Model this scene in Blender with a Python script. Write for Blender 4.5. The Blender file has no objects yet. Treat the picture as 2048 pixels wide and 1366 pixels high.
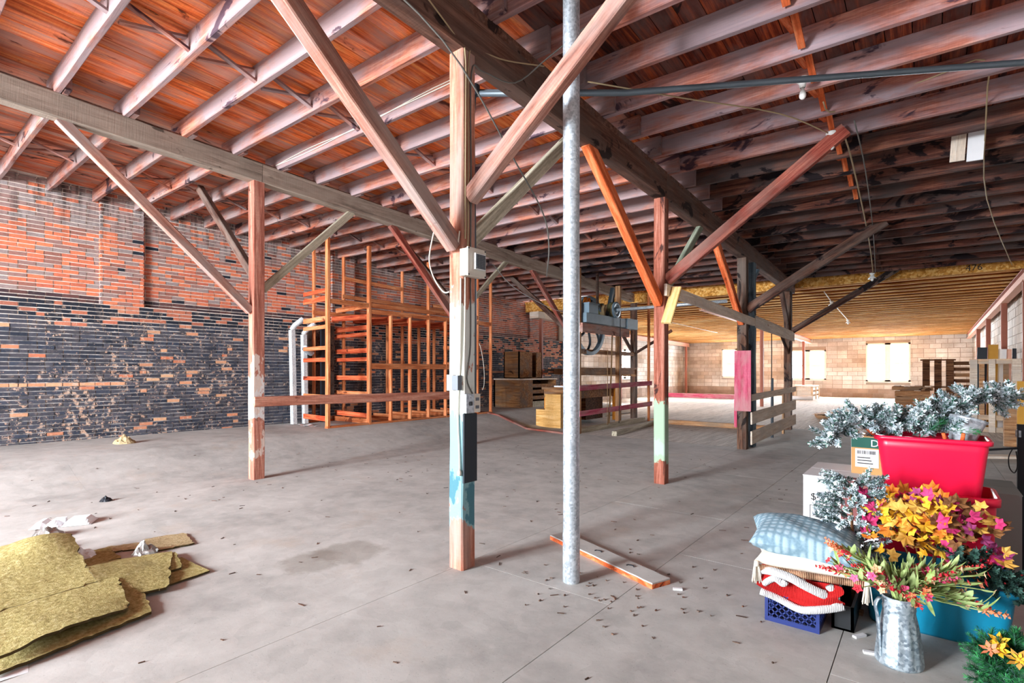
import bpy, math, random
from mathutils import Vector, Matrix, Euler, noise as mnoise
R = random.Random(7)
S = bpy.context.scene
COL = S.collection
# ---------------------------------------------------------------- camera, sky, light, exposure
YAW = math.atan2(831, 1040)
cam = bpy.data.objects.new('camera', bpy.data.cameras.new('camera'))
COL.objects.link(cam)
cam.location = (0, 0, 1.5)
cam.rotation_euler = (math.pi/2, 0, YAW)
cam.data.sensor_width = 36
cam.data.lens = 36*1040/2048
cam.data.shift_y = 60/2048
cam.data.clip_start = .05
cam.data.clip_end = 200
S.camera = cam
W = bpy.data.worlds.new('sky'); S.world = W; W.use_nodes = True
W.node_tree.nodes['Background'].inputs[0].default_value = (.80, .90, 1, 1)
W.node_tree.nodes['Background'].inputs[1].default_value = 3.0
S.view_settings.view_transform = 'Standard'
S.view_settings.look = 'None'
S.view_settings.gamma = 1
S.view_settings.use_curve_mapping = False
S.view_settings.exposure = 0.9
def daylight(name, loc, rot, sx, sy, watts, col=(.96, .98, 1)):
    l = bpy.data.lights.new(name, 'AREA'); l.shape = 'RECTANGLE'; l.size = sx; l.size_y = sy
    l.energy = watts; l.color = col
    o = bpy.data.objects.new(name, l); COL.objects.link(o); o.location = loc; o.rotation_euler = rot
    return o
PI = math.pi
# daylight standing outside the shop-front windows behind the camera (front wall at Y = -8), sloping in from the sky
FY = -8.0
FRONT_WIN = [(-10.8, -8.6, .6, 4.5), (-7.7, -4.4, .6, 4.5)]
for (x0, x1, z0, z1), wt in zip(FRONT_WIN, (850, 4000)):
    daylight('window_daylight', ((x0+x1)/2, FY-1.0, (z0+z1)/2+.55), (PI/2-.26, 0, 0), x1-x0, z1-z0, wt)
# daylight standing outside the rear and side windows of the rear extension
BACK_Y = 36.0; REAR_LX = -13.4; REAR_RX = 1.9
BACK_WIN = [(-2.76, -.73, .93, 3.1), (-6.67, -4.74, 1.0, 2.8), (-10.77, -8.8, 1.1, 3.0)]
for x0, x1, z0, z1 in BACK_WIN:
    daylight('window_daylight', ((x0+x1)/2, BACK_Y+.6, (z0+z1)/2+.1), (-PI/2+.2, 0, 0), x1-x0+.3, z1-z0+.5, 1500, (.93, .97, 1))
SIDE_WIN = [(26.2, 27.7, 1.1, 2.75), (20.0, 21.4, 1.1, 2.75)]
for y0, y1, z0, z1 in SIDE_WIN:
    daylight('window_daylight', (REAR_LX-.6, (y0+y1)/2, (z0+z1)/2+.1), (0, -PI/2+.2, 0), z1-z0+.5, y1-y0+.3, 1200, (.93, .97, 1))

# ---------------------------------------------------------------- materials
def srgb(h):
    if isinstance(h, (tuple, list)): return tuple(h[:3])+(1,)
    h = h.lstrip('#'); c = [int(h[i:i+2], 16)/255 for i in (0, 2, 4)]
    return tuple((v/12.92 if v <= .04045 else ((v+.055)/1.055)**2.4) for v in c)+(1,)
class NT:
    def __init__(s, name, rough=.8, metal=0, spec=.3):
        s.m = bpy.data.materials.new(name); s.m.use_nodes = True; s.t = s.m.node_tree
        s.b = s.t.nodes['Principled BSDF']
        s.b.inputs['Roughness'].default_value = rough; s.b.inputs['Metallic'].default_value = metal
        s.b.inputs['Specular IOR Level'].default_value = spec
        s.tc = None; s.oi = None
    def n(s, typ, ins=None, **props):
        n = s.t.nodes.new(typ)
        for k, v in props.items(): setattr(n, k, v)
        for k, v in (ins or {}).items(): s.set(n.inputs[k], v)
        return n
    def set(s, sock, v):
        if isinstance(v, bpy.types.NodeSocket): s.t.links.new(v, sock)
        else:
            try: sock.default_value = v
            except Exception: sock.default_value = v[:3]
    def coord(s, which='Object'):
        if not s.tc: s.tc = s.n('ShaderNodeTexCoord')
        return s.tc.outputs[which]
    def pos(s): return s.n('ShaderNodeNewGeometry').outputs['Position']
    def rnd(s):
        if not s.oi: s.oi = s.n('ShaderNodeObjectInfo')
        return s.oi.outputs['Random']
    def math(s, op, a, b=0., c=0.): 
        return s.n('ShaderNodeMath', {0: a, 1: b, 2: c}, operation=op).outputs[0]
    def vmath(s, op, a, b): return s.n('ShaderNodeVectorMath', {0: a, 1: b}, operation=op).outputs[0]
    def offset(s, vec):
        v = s.n('ShaderNodeCombineXYZ', {0: s.math('MULTIPLY', s.rnd(), 37.), 1: s.math('MULTIPLY', s.rnd(), 91.), 2: s.math('MULTIPLY', s.rnd(), 53.)})
        return s.vmath('ADD', vec, v.outputs[0])
    def scale(s, vec, sc): return s.vmath('MULTIPLY', vec, sc)
    def noise(s, vec, scale, detail=4, rough=.55, dist=0.):
        return s.n('ShaderNodeTexNoise', {'Vector': vec, 'Scale': scale, 'Detail': detail, 'Roughness': rough, 'Distortion': dist}).outputs['Fac']
    def ramp(s, fac, stops, interp='LINEAR'):
        r = s.n('ShaderNodeValToRGB', {0: fac}); r.color_ramp.interpolation = interp
        e = r.color_ramp.elements
        while len(e) < len(stops): e.new(.5)
        for i, (p, c) in enumerate(stops): e[i].position = p; e[i].color = srgb(c) if not isinstance(c, float) else (c, c, c, 1)
        return r.outputs[0]
    def mix(s, fac, a, b, blend='MIX'):
        m = s.n('ShaderNodeMix', data_type='RGBA', blend_type=blend)
        s.set(m.inputs[0], fac)
        s.set(m.inputs[6], srgb(a) if isinstance(a, str) else a); s.set(m.inputs[7], srgb(b) if isinstance(b, str) else b)
        return m.outputs[2]
    def val(s, col, fac):   # multiply brightness by a grey factor socket
        return s.n('ShaderNodeHueSaturation', {'Value': fac, 'Color': col}).outputs[0]
    def bump(s, h, strength=.3, dist=.01):
        s.set(s.b.inputs['Normal'], s.n('ShaderNodeBump', {'Height': h, 'Strength': strength, 'Distance': dist}).outputs[0])
    def out(s, col, rough=None):
        s.set(s.b.inputs['Base Color'], srgb(col) if isinstance(col, str) else col)
        if rough is not None: s.set(s.b.inputs['Roughness'], rough)
        return s.m
def plain(name, col, rough=.6, metal=0, spec=.4, var=.12, scale=9, bump=0.):
    t = NT(name, rough, metal, spec); v = t.coord()
    f = t.noise(v, scale, 5, .6)
    c = t.val(srgb(col), t.math('MULTIPLY_ADD', f, var*2, 1-var))
    if bump: t.bump(f, bump, .01)
    return t.out(c)
def wood(name, cols, stain=None, stain_amt=.0, grey=None, grey_amt=.0, var=.35, rough=.85, bump=.35, paint=None):
    """grain runs along local X; cols = dark, mid, light"""
    t = NT(name, rough, 0, .2); v = t.offset(t.coord())
    g = t.noise(t.scale(v, (.55, 9, 9)), 2.2, 7, .6, .6)
    fine = t.noise(t.scale(v, (1.2, 45, 45)), 2., 4, .6)
    saw = t.noise(t.scale(v, (60, 2, 2)), 1.5, 2, .5)
    gg = t.math('ADD', t.math('MULTIPLY', g, .75), t.math('MULTIPLY', fine, .25))
    c = t.ramp(gg, [(.36, cols[0]), (.5, cols[1]), (.63, cols[2])])
    sp = t.noise(t.scale(v, (3, 14, 14)), 6., 4, .7)
    c = t.val(c, t.math('MULTIPLY_ADD', sp, .8, .6))
    c = t.val(c, t.math('MULTIPLY_ADD', saw, .25, .875))
    if grey:
        b = t.noise(t.scale(v, (.8, 2.2, 2.2)), 1.6, 4, .6, .3)
        c = t.mix(t.math('MULTIPLY', t.ramp(b, [(.47-.25*grey_amt, 0.), (.66-.2*grey_amt, 1.)]), .8), c, grey)
    if stain:
        b = t.noise(t.scale(v, (.9, 2.0, 2.0)), 1.25, 5, .62, 1.2)
        c = t.mix(t.ramp(b, [(.66-.3*stain_amt, 0.), (.70-.3*stain_amt, .9)]), c, stain)
    if paint:
        # flaking old paint: col, start and end height above floor in world Z, cover
        for pc, za, zb, cover in paint:
            z = t.n('ShaderNodeSeparateXYZ', {0: t.pos()}).outputs[2]
            m1 = t.n('ShaderNodeMapRange', {0: z, 1: za-.12, 2: za+.12}).outputs[0]
            m2 = t.n('ShaderNodeMapRange', {0: z, 1: zb+.2, 2: zb-.2}).outputs[0]
            nn = t.noise(t.scale(t.pos(), (1, 1, .45)), 9, 6, .65)
            k = t.ramp(t.math('ADD', nn, t.math('MULTIPLY', t.math('SUBTRACT', t.math('MULTIPLY', m1, m2), 1.), .5)), [(.62-.4*cover, 0.), (.65-.4*cover, 1.)])
            c = t.mix(k, c, pc)
    f = t.math('MULTIPLY_ADD', t.rnd(), 2*var, 1-var)
    c = t.val(c, f)
    t.bump(t.math('ADD', gg, t.math('MULTIPLY', saw, .3)), bump, .012)
    return t.out(c)
M = {}
M['plank_mid'] = wood('plank_orange', ('#a03f1a', '#de6c36', '#f59a58'), '#4a1d14', .12, '#b0877c', .15, .28)
M['plank_left'] = wood('plank_rust', ('#7e3420', '#c65f38', '#e2905e'), '#3a1a14', .2, '#a08a80', .25, .3)
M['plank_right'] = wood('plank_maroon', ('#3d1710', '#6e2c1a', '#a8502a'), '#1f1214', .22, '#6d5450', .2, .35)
M['joist_mid'] = wood('joist_rose', ('#7c4434', '#ab6853', '#c89078'), '#3f2c3a', .14, '#94888c', .5, .16)
M['joist_left'] = wood('joist_brown', ('#5b3026', '#91513f', '#b98067'), '#2a2028', .2, '#8b807f', .3, .25)
M['joist_right'] = wood('joist_mauve', ('#7c4436', '#b06c5b', '#d09a88'), '#3a2c3c', .2, '#a0949c', .35, .2)
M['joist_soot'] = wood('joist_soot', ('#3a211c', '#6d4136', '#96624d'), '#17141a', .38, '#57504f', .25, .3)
M['girder_grey'] = wood('girder_grey', ('#6e6157', '#968679', '#b5a596'), '#4f443c', .1, '#a89a8c', .3, .1)
M['girder_dark'] = wood('girder_dark', ('#4a3027', '#6e4a3c', '#926b59'), '#241a18', .2, '#6d5a52', .25, .1)
M['timber_rose'] = wood('timber_rose', ('#75463a', '#a87363', '#c99c8a'), '#4a2a28', .08, '#a3948e', .3, .1)
M['timber_red'] = wood('timber_red', ('#6b2a20', '#94463a', '#b46d5a'), '#341a1c', .18, '#8e7168', .15, .12)
M['timber_orange'] = wood('timber_orange', ('#a84520', '#d8683a', '#ec9464'), '#6a2614', .14, None, 0, .1)
M['timber_dark'] = wood('timber_dark', ('#2b1a15', '#50332a', '#7a5443'), '#151216', .25, '#6e6058', .25, .12)
M['timber_grey'] = wood('timber_grey', ('#8f8672', '#b3aa95', '#cfc7b2'), '#6d6454', .05, None, 0, .08)
M['timber_green'] = wood('timber_green', ('#6d7464', '#8e9683', '#aab09c'), '#4a4a40', .05, None, 0, .08)
M['post_front'] = wood('post_front', ('#8e4e39', '#b87760', '#d8a48c'), '#4a2a24', .08, '#a8958c', .15, .04, paint=[('#dfe4dd', .98, 2.15, .62), ('#86aeb4', .28, 1.2, .75), ('#4f7f8c', .25, .8, .45)])
M['post_left'] = wood('post_left', ('#8a4c3c', '#b77462', '#d5a08b'), '#4a2a24', .08, None, 0, .04, paint=[('#e4dfdc', .75, 1.55, .55), ('#dfc9bd', .2, 1.9, .25)])
M['post_green'] = wood('post_green', ('#6e3a2a', '#9a5a48', '#b98270'), '#2f2020', .2, None, 0, .04, paint=[('#9db59b', .26, 1.15, .72), ('#a9bfae', .3, .75, .5)])
M['post_dark'] = wood('post_dark', ('#35251e', '#5c4033', '#83604d'), '#191516', .25, '#6d625a', .2, .1)
M['post_blue'] = wood('post_blue', ('#3d4a55', '#566a78', '#7d93a0'), '#2b2f33', .2, None, 0, .06)
M['stud'] = wood('stud_pine', ('#a3502c', '#cc7748', '#e3a073'), '#6b2f1c', .06, None, 0, .14)
M['stud_red'] = wood('stud_red', ('#8e2f1c', '#bf5230', '#d97c52'), '#5a2014', .1, None, 0, .16)
M['pine'] = wood('pine_board', ('#c59a5c', '#e2bd80', '#f0d6a4'), None, 0, None, 0, .1)
M['pale_board'] = wood('pale_board', ('#cdb49e', '#e6d4c0', '#f5eadd'), '#b8967e', .04, '#d0c4b8', .1, .06)
M['rail_rose'] = wood('rail_rose', ('#b06852', '#d38f78', '#e8b49d'), '#8a4a3a', .04, None, 0, .06)
M['red_paint'] = wood('red_paint_board', ('#a2344a', '#c0506a', '#d2748a'), '#8a4a4a', .08, '#b88a8a', .05, .08)
M['crate_wood'] = wood('crate_wood', ('#7f5638', '#ab7c55', '#cda57c'), '#4d3222', .1, '#8f7a66', .15, .18)
M['pallet_dark'] = wood('pallet_dark', ('#3b2619', '#5d3d29', '#84603f'), '#1e1510', .1, None, 0, .15)
M['pallet_light'] = wood('pallet_light', ('#b98a60', '#dcb48a', '#efd3ae'), None, 0, '#b9b0a6', .2, .12)
M['cabinet'] = wood('cabinet_wood', ('#6b4226', '#9a6a42', '#c0905f'), '#3a2416', .12, '#7b6a5c', .1, .15)
M['plywood'] = wood('plywood', ('#c48b48', '#dfae6a', '#eec68a'), None, 0, None, 0, .05, bump=.1)
M['orange_board'] = wood('orange_board', ('#c86e1c', '#e8912f', '#f5ad55'), None, 0, None, 0, .06, bump=.1)
M['rear_board'] = wood('rear_floor_board', ('#a8a099', '#c7c0b8', '#dcd6cf'), '#8e8579', .05, None, 0, .08)
M['ijoist'] = wood('ijoist_flange', ('#bd8448', '#dcac6c', '#f0cf98'), None, 0, None, 0, .16)
M['web'] = wood('joist_web_shaded', ('#6e3516', '#97521f', '#b8702e'), None, 0, None, 0, .2)  # darker than OSB: shade between the rear joists is put into this colour
M['mustard'] = plain('mustard_board', '#c48f35', .7)
def m_osb():
    t = NT('osb', .8, 0, .2); v = t.coord()
    vo = t.n('ShaderNodeTexVoronoi', {'Vector': t.scale(v, (1, 1, 1)), 'Scale': 22.}); n = t.noise(v, 6, 4)
    c = t.ramp(t.n('ShaderNodeSeparateColor', {0: vo.outputs['Color']}).outputs[0], [(0., '#a8702a'), (.5, '#d79a48'), (1., '#eabf76')])
    c = t.mix(t.ramp(n, [(.55, 0.), (.8, .6)]), c, '#8a4a1c')
    return t.out(c)
M['osb'] = m_osb()
def m_brick():
    t = NT('brick', .9, 0, .15)
    a = t.n('ShaderNodeVertexColor', layer_name='Col').outputs[0]
    p = t.pos()
    n = t.noise(p, 26, 5, .65); n2 = t.noise(p, 7, 5, .6)
    c = t.val(a, t.math('MULTIPLY_ADD', n, .7, .65))
    c = t.mix(t.ramp(n2, [(.56, 0.), (.75, .45)]), c, '#8a7a72')
    z = t.n('ShaderNodeSeparateXYZ', {0: p}).outputs[2]
    # dark streaks stretched vertically, stronger towards the wall top
    st = t.noise(t.scale(p, (1, 5.5, .7)), 1.3, 4, .6)
    hi = t.n('ShaderNodeMapRange', {0: z, 1: 3.6, 2: 4.5}).outputs[0]
    c = t.mix(t.math('MULTIPLY', t.ramp(st, [(.46, 0.), (.62, 1.)]), t.math('MULTIPLY', hi, .85)), c, '#332d2c')
    lo = t.n('ShaderNodeMapRange', {0: z, 1: 2.7, 2: 2.5}).outputs[0]
    fl_ = t.noise(p, 11, 7, .75); pt2 = t.noise(p, 1.1, 3, .6)
    k = t.math('MULTIPLY', t.ramp(t.math('ADD', fl_, t.math('MULTIPLY', pt2, .35)), [(.75, 0.), (.80, .9)]), lo)
    c = t.mix(k, c, t.mix(t.noise(p, 9, 3), '#c98a62', '#d9cbbb'))
    t.bump(n, .5, .01)
    return t.out(c)
M['brick'] = m_brick()
def m_mortar():
    t = NT('mortar', .95, 0, .1); p = t.pos()
    n = t.noise(p, 5, 6, .65); z = t.n('ShaderNodeSeparateXYZ', {0: p}).outputs[2]
    c = t.ramp(n, [(.3, '#b5a59a'), (.5, '#e0d4c9'), (.75, '#f2e9e0')])
    lo = t.ramp(n, [(.35, '#5a5858'), (.52, '#a5a09e'), (.70, '#dcd5cf')])
    k = t.n('ShaderNodeMapRange', {0: t.math('MULTIPLY_ADD', n, .5, z), 1: 2.45, 2: 2.6}).outputs[0]
    c = t.mix(k, lo, c)
    t.bump(t.noise(p, 40, 4), .4, .01)
    return t.out(c)
M['mortar'] = m_mortar()
def m_block(name, cols):
    t = NT(name, .92, 0, .15); p = t.pos()
    a = t.n('ShaderNodeVertexColor', layer_name='Col').outputs[0]
    n = t.noise(p, 1.2, 5, .6); n2 = t.noise(p, 14, 4)
    c = t.ramp(n, [(.3, cols[0]), (.5, cols[1]), (.7, cols[2])])
    c = t.mix(1., c, a, 'MULTIPLY')
    c = t.val(c, t.math('MULTIPLY_ADD', n2, .3, .85))
    t.bump(n2, .4, .02)
    return t.out(c)
M['block'] = m_block('concrete_block', ('#c0bab3', '#d6d2cd', '#e8e6e3'))
M['block_mortar'] = plain('block_mortar', '#9c8b7c', .95)
def m_floor():
    t = NT('floor_dusty', .9, 0, .12); p = t.pos()
    big = t.noise(p, .7, 6, .6, .3); mid = t.noise(p, 4, 6, .65); sp = t.noise(p, 60, 3, .6)
    v = t.n('ShaderNodeTexVoronoi', {'Vector': t.vmath('ADD', p, t.scale(t.n('ShaderNodeTexNoise', {'Vector': p, 'Scale': 3.}).outputs['Color'], (.3, .3, .3))), 'Scale': 9.})
    flake = t.n('ShaderNodeSeparateColor', {0: v.outputs['Color']}).outputs[0]
    c = t.ramp(t.math('ADD', t.math('MULTIPLY', big, .6), t.math('MULTIPLY', mid, .4)), [(.32, '#9b9996'), (.5, '#b9b7b3'), (.68, '#cbc9c5')])
    c = t.val(c, t.math('MULTIPLY_ADD', flake, .10, .95))
    c = t.mix(t.ramp(t.noise(p, 1.9, 5, .6), [(.58, 0.), (.72, .35)]), c, '#bdac9c')
    c = t.mix(t.ramp(sp, [(.30, .35), (.36, 0.)]), c, '#5d554e')
    # two old damp stains
    for x, y, r in ((-3.80, 2.20, .22), (-3.75, 2.55, .26)):
        d = t.vmath('SUBTRACT', p, (x, y, 0))
        ln = t.n('ShaderNodeVectorMath', {0: d}, operation='LENGTH').outputs[1]
        k = t.math('ADD', ln, t.math('MULTIPLY', mid, .35))
        c = t.mix(t.n('ShaderNodeMapRange', {0: k, 1: r+.22, 2: r+.14, 4: .4}).outputs[0], c, '#7d7266')
    t.bump(t.math('ADD', mid, t.math('MULTIPLY', flake, .4)), .25, .012)
    return t.out(c)
M['floor'] = m_floor()
M['subfloor'] = plain('subfloor', '#4a423c', .9)
def m_galv(name='galvanised', base=('#a3adb6', '#bcc5cc', '#d3dae0'), rough=.42, metal=.55):
    t = NT(name, rough, metal, .5); v = t.coord()
    vo = t.n('ShaderNodeTexVoronoi', {'Vector': v, 'Scale': 70.}); n = t.noise(v, 8, 4)
    f = t.math('ADD', t.math('MULTIPLY', t.n('ShaderNodeSeparateColor', {0: vo.outputs['Color']}).outputs[0], .5), t.math('MULTIPLY', n, .5))
    c = t.ramp(f, [(.25, base[0]), (.5, base[1]), (.75, base[2])])
    return t.out(c, t.math('MULTIPLY_ADD', f, .3, rough-.1))
M['galv'] = m_galv()
M['tin'] = m_galv('white_tin', ('#b7bcc0', '#d5d9db', '#eceeee'), .5, .25)
M['pitcher'] = m_galv('zinc_pitcher', ('#7f8f9b', '#a3b2bc', '#c4d0d6'), .42, .6)
M['steel_red'] = plain('red_oxide_steel', '#a0614f', .6, 0, .3)
M['steel_pale'] = plain('pale_beam', '#d9a48e', .6, 0, .3)
M['machine'] = plain('grey_blue_iron', '#6c8290', .45, .2, .5, .2)
M['machine_dark'] = plain('dark_iron', '#3d4a52', .5, .3, .5, .2)
M['drum'] = plain('rope_drum', '#b39a72', .7)
M['olive'] = plain('olive_iron', '#6a6b45', .6)
M['black'] = plain('black_plastic', '#17191c', .5)
M['black_iron'] = plain('black_iron', '#20242b', .55, .2)
M['wire_white'] = plain('white_cable', '#d8d2c4', .6)
M['wire_tan'] = plain('tan_cable', '#b39f7c', .7)
M['wire_grey'] = plain('grey_cable', '#6e6d68', .6)
M['conduit'] = plain('old_conduit', '#5b646b', .45, .5)
M['white'] = plain('white_plastic', '#e8e8e4', .5)
M['porcelain'] = plain('porcelain', '#eeeeea', .3)
M['beige'] = plain('beige_enamel', '#d8d0c2', .45)
M['grille'] = plain('speaker_grille', '#6e747c', .5, .4)
M['charcoal'] = plain('charcoal_paint', '#222b33', .6)
M['rope'] = plain('rope', '#8a6a48', .9)
M['glass'] = None
t = NT('pane_glass', .05, 0, .5)
_tr = t.n('ShaderNodeBsdfTransparent', {0: (.96, .98, 1, 1)}); _gl = t.n('ShaderNodeBsdfGlossy', {0: (1, 1, 1, 1), 'Roughness': .02}); _mx = t.n('ShaderNodeMixShader', {0: .06, 1: _tr.outputs[0], 2: _gl.outputs[0]})
t.t.links.new(_mx.outputs[0], t.t.nodes['Material Output'].inputs[0]); M['glass'] = t.m
M['win_frame'] = plain('window_frame', '#e6e0d6', .6)
t = NT('bulb_glass', .25, 0, .5); M['bulb'] = t.out('#f6f6f2')
M['red_tote'] = plain('red_plastic', '#e8113f', .34, 0, .5, .04)
M['teal_tote'] = plain('teal_plastic', '#0c7fa0', .36, 0, .5, .05)
M['navy'] = plain('navy_plastic', '#1e2f6e', .4, 0, .5, .08)
M['cardboard_white'] = plain('white_card', '#e4e4e6', .8, 0, .2, .05, 5)
M['cardboard'] = plain('brown_card', '#c2935f', .85, 0, .2, .06, 5)
M['cardboard_grey'] = plain('grey_card', '#8f9692', .85, 0, .2, .08, 5)
M['maroon'] = plain('maroon_print', '#8e5a58', .8, 0, .2, .2, 6)
M['green_print'] = plain('green_print', '#24594d', .8)
M['red_print'] = plain('red_print', '#c8322f', .8)
M['ink'] = plain('ink', '#2c2a28', .8)
M['paper'] = plain('paper', '#e6e6e8', .8, 0, .2, .05)
M['foam'] = plain('foam', '#f0f1f4', .6, 0, .3, .03)
M['foil'] = plain('foil_wrapper', '#a9a9a6', .35, .6, .5, .3)
M['cream'] = plain('cream_cloth', '#ece2d2', .9, 0, .1, .06, 30, .3)
def m_carpet(name, cols):
    t = NT(name, 1, 0, .05); p = t.coord()
    n = t.noise(p, 34, 6, .75); b = t.noise(p, 3.5, 5, .6)
    c = t.ramp(n, [(.3, cols[0]), (.5, cols[1]), (.68, cols[2])])
    c = t.mix(t.ramp(b, [(.58, 0.), (.75, .5)]), c, '#7d6f4c')
    t.bump(n, .9, .012)
    return t.out(c)
M['carpet'] = m_carpet('mustard_carpet', ('#7a6d42', '#aa9c66', '#cabd90'))
M['carpet_tan'] = m_carpet('tan_carpet', ('#94805c', '#bda983', '#d2c09c'))
M['carpet_edge'] = plain('carpet_edge', '#4b3d20', 1)
def m_plaid():
    t = NT('blue_waffle_cloth', .95, 0, .1); v = t.coord()
    sx = t.n('ShaderNodeTexWave', {'Vector': v, 'Scale': 7.5, 'Distortion': .2}, bands_direction='X').outputs['Fac']
    sy = t.n('ShaderNodeTexWave', {'Vector': v, 'Scale': 7.5, 'Distortion': .2}, bands_direction='Y').outputs['Fac']
    k = t.math('MULTIPLY', sx, sy); n = t.noise(v, 90, 3)
    c = t.ramp(t.math('ADD', t.math('MULTIPLY', k, .7), t.math('MULTIPLY', n, .3)), [(.1, '#7391a1'), (.28, '#8ea9b7'), (.5, '#a6bdc9')])
    t.bump(t.math('ADD', k, t.math('MULTIPLY', n, .4)), .3, .006)
    return t.out(c)
M['plaid'] = m_plaid()
def m_knit(name, a, b):
    t = NT(name, .95, 0, .1); v = t.coord()
    w = t.n('ShaderNodeTexWave', {'Vector': v, 'Scale': 38., 'Distortion': 1.5}).outputs['Fac']; n = t.noise(v, 120, 3)
    c = t.ramp(t.math('ADD', t.math('MULTIPLY', w, .6), t.math('MULTIPLY', n, .4)), [(.2, a), (.7, b)])
    t.bump(w, .7, .008)
    return t.out(c)
M['knit_red'] = m_knit('red_knit', '#a5131a', '#e2322f')
M['knit_white'] = m_knit('white_knit', '#cfcfd2', '#f6f6f6')
M['fringe'] = m_knit('rust_fringe', '#a8785c', '#d9b08e')
def foliage(name, a, b, rough=.7):
    t = NT(name, rough, 0, .2); v = t.coord()
    n = t.noise(t.offset(v), 18, 3)
    c = t.ramp(n, [(.35, a), (.65, b)])
    return t.out(t.val(c, t.math('MULTIPLY_ADD', t.rnd(), .5, .75)))
M['flock'] = foliage('flocked_needle', '#b4c6cf', '#f2f7fa')
M['needle'] = foliage('green_needle', '#2d5a4a', '#5d8577')
M['needle_green'] = foliage('bright_needle', '#1f6a38', '#3f9455')
M['needle_dark'] = foliage('dark_needle', '#24403a', '#47665c')
M['leaf_yellow'] = foliage('leaf_yellow', '#d99a1c', '#f4c542')
M['leaf_gold'] = foliage('leaf_gold', '#b87f2c', '#e0b45c')
M['leaf_orange'] = foliage('leaf_orange', '#c8651c', '#ec9a3c')
M['leaf_magenta'] = foliage('leaf_magenta', '#a31e55', '#de4a80')
M['leaf_plum'] = foliage('leaf_plum', '#6b1e48', '#9c3f70')
M['leaf_brown'] = foliage('leaf_brown', '#5f3a22', '#93653c')
M['leaf_green'] = foliage('leaf_green', '#7f9a4e', '#c0d494')
M['stem_green'] = foliage('stem_green', '#8aa25a', '#b9cc86')
M['petal_orange'] = foliage('petal_orange', '#e2683a', '#f5a67c')
M['petal_red'] = foliage('petal_red', '#c01f38', '#e8484a')
M['petal_pink'] = foliage('petal_pink', '#d02a62', '#f06a92')
M['petal_peach'] = foliage('petal_peach', '#eba679', '#fbd0ae')
M['cone'] = plain('pine_cone', '#8a6a50', .8, 0, .2, .3, 40, .6)
M['berry'] = plain('red_berry', '#b3202c', .4)

# ---------------------------------------------------------------- mesh helpers
def wm(o):
    return (wm(o.parent) @ o.matrix_parent_inverse @ o.matrix_basis) if o.parent else o.matrix_basis
def setparent(o, p):
    o.parent = p; o.matrix_parent_inverse = wm(p).inverted()
class MB:
    def __init__(s): s.v = []; s.f = []; s.mi = []
    def add(s, vs, fs, mi=0):
        k = len(s.v); s.v += [tuple(p) for p in vs]
        for f in fs: s.f.append(tuple(i+k for i in f)); s.mi.append(mi)
        return s
    def hexa(s, p, mi=0):
        return s.add(p, [(0, 3, 2, 1), (4, 5, 6, 7), (0, 1, 5, 4), (1, 2, 6, 5), (2, 3, 7, 6), (3, 0, 4, 7)], mi)
    def box(s, x0, x1, y0, y1, z0, z1, mi=0, m=None):
        p = [Vector(q) for q in ((x0, y0, z0), (x1, y0, z0), (x1, y1, z0), (x0, y1, z0), (x0, y0, z1), (x1, y0, z1), (x1, y1, z1), (x0, y1, z1))]
        if m: p = [m @ q for q in p]
        return s.hexa(p, mi)
    def bar(s, a, b, w, h, up=(0, 0, 1), mi=0):
        a = Vector(a); b = Vector(b); d = (b-a); L = d.length
        return s.box(0, L, -w/2, w/2, -h/2, h/2, mi, frame(a, d, up))
    def tube(s, pts, r, n=8, mi=0, caps=True):
        pts = [Vector(p) for p in pts]; k = len(pts)
        rs = r if isinstance(r, (list, tuple)) else [r]*k
        vs = []; fs = []; prev = None
        for i, p in enumerate(pts):
            d = (pts[min(i+1, k-1)]-pts[max(i-1, 0)]).normalized()
            if prev is None:
                u = d.cross(Vector((0, 0, 1)))
                if u.length < .01: u = d.cross(Vector((0, 1, 0)))
            else: u = prev-d*prev.dot(d)
            u.normalize(); prev = u; w = d.cross(u)
            for j in range(n):
                a = 2*PI*j/n; vs.append(p+(u*math.cos(a)+w*math.sin(a))*rs[i])
        for i in range(k-1):
            for j in range(n):
                fs.append((i*n+j, i*n+(j+1) % n, (i+1)*n+(j+1) % n, (i+1)*n+j))
        if caps: fs.append(tuple(range(n))[::-1]); fs.append(tuple((k-1)*n+j for j in range(n)))
        return s.add(vs, fs, mi)
    def lathe(s, prof, n=24, m=None, mi=0, flute=None):
        vs = []; fs = []
        for i, (r, z) in enumerate(prof):
            for j in range(n):
                a = 2*PI*j/n; rr = r*(flute(a, i) if flute else 1)
                vs.append(Vector((rr*math.cos(a), rr*math.sin(a), z)))
        for i in range(len(prof)-1):
            for j in range(n): fs.append((i*n+j, i*n+(j+1) % n, (i+1)*n+(j+1) % n, (i+1)*n+j))
        if m: vs = [m @ v for v in vs]
        return s.add(vs, fs, mi)
    def grid(s, fn, nu, nv, mi=0):
        vs = [fn(i/nu, j/nv) for j in range(nv+1) for i in range(nu+1)]
        fs = [(j*(nu+1)+i, j*(nu+1)+i+1, (j+1)*(nu+1)+i+1, (j+1)*(nu+1)+i) for j in range(nv) for i in range(nu)]
        return s.add(vs, fs, mi)
    def mesh(s, name, mats, smooth=False):
        me = bpy.data.meshes.new(name); me.from_pydata(s.v, [], s.f); me.update()
        for mt in (mats if isinstance(mats, (list, tuple)) else [mats]): me.materials.append(mt)
        if any(s.mi): me.polygons.foreach_set('material_index', s.mi)
        if smooth: me.polygons.foreach_set('use_smooth', [True]*len(s.f))
        return me
    def obj(s, name, mats, parent=None, smooth=False, m=None):
        return place(name, s.mesh(name, mats, smooth), parent, m)
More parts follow.
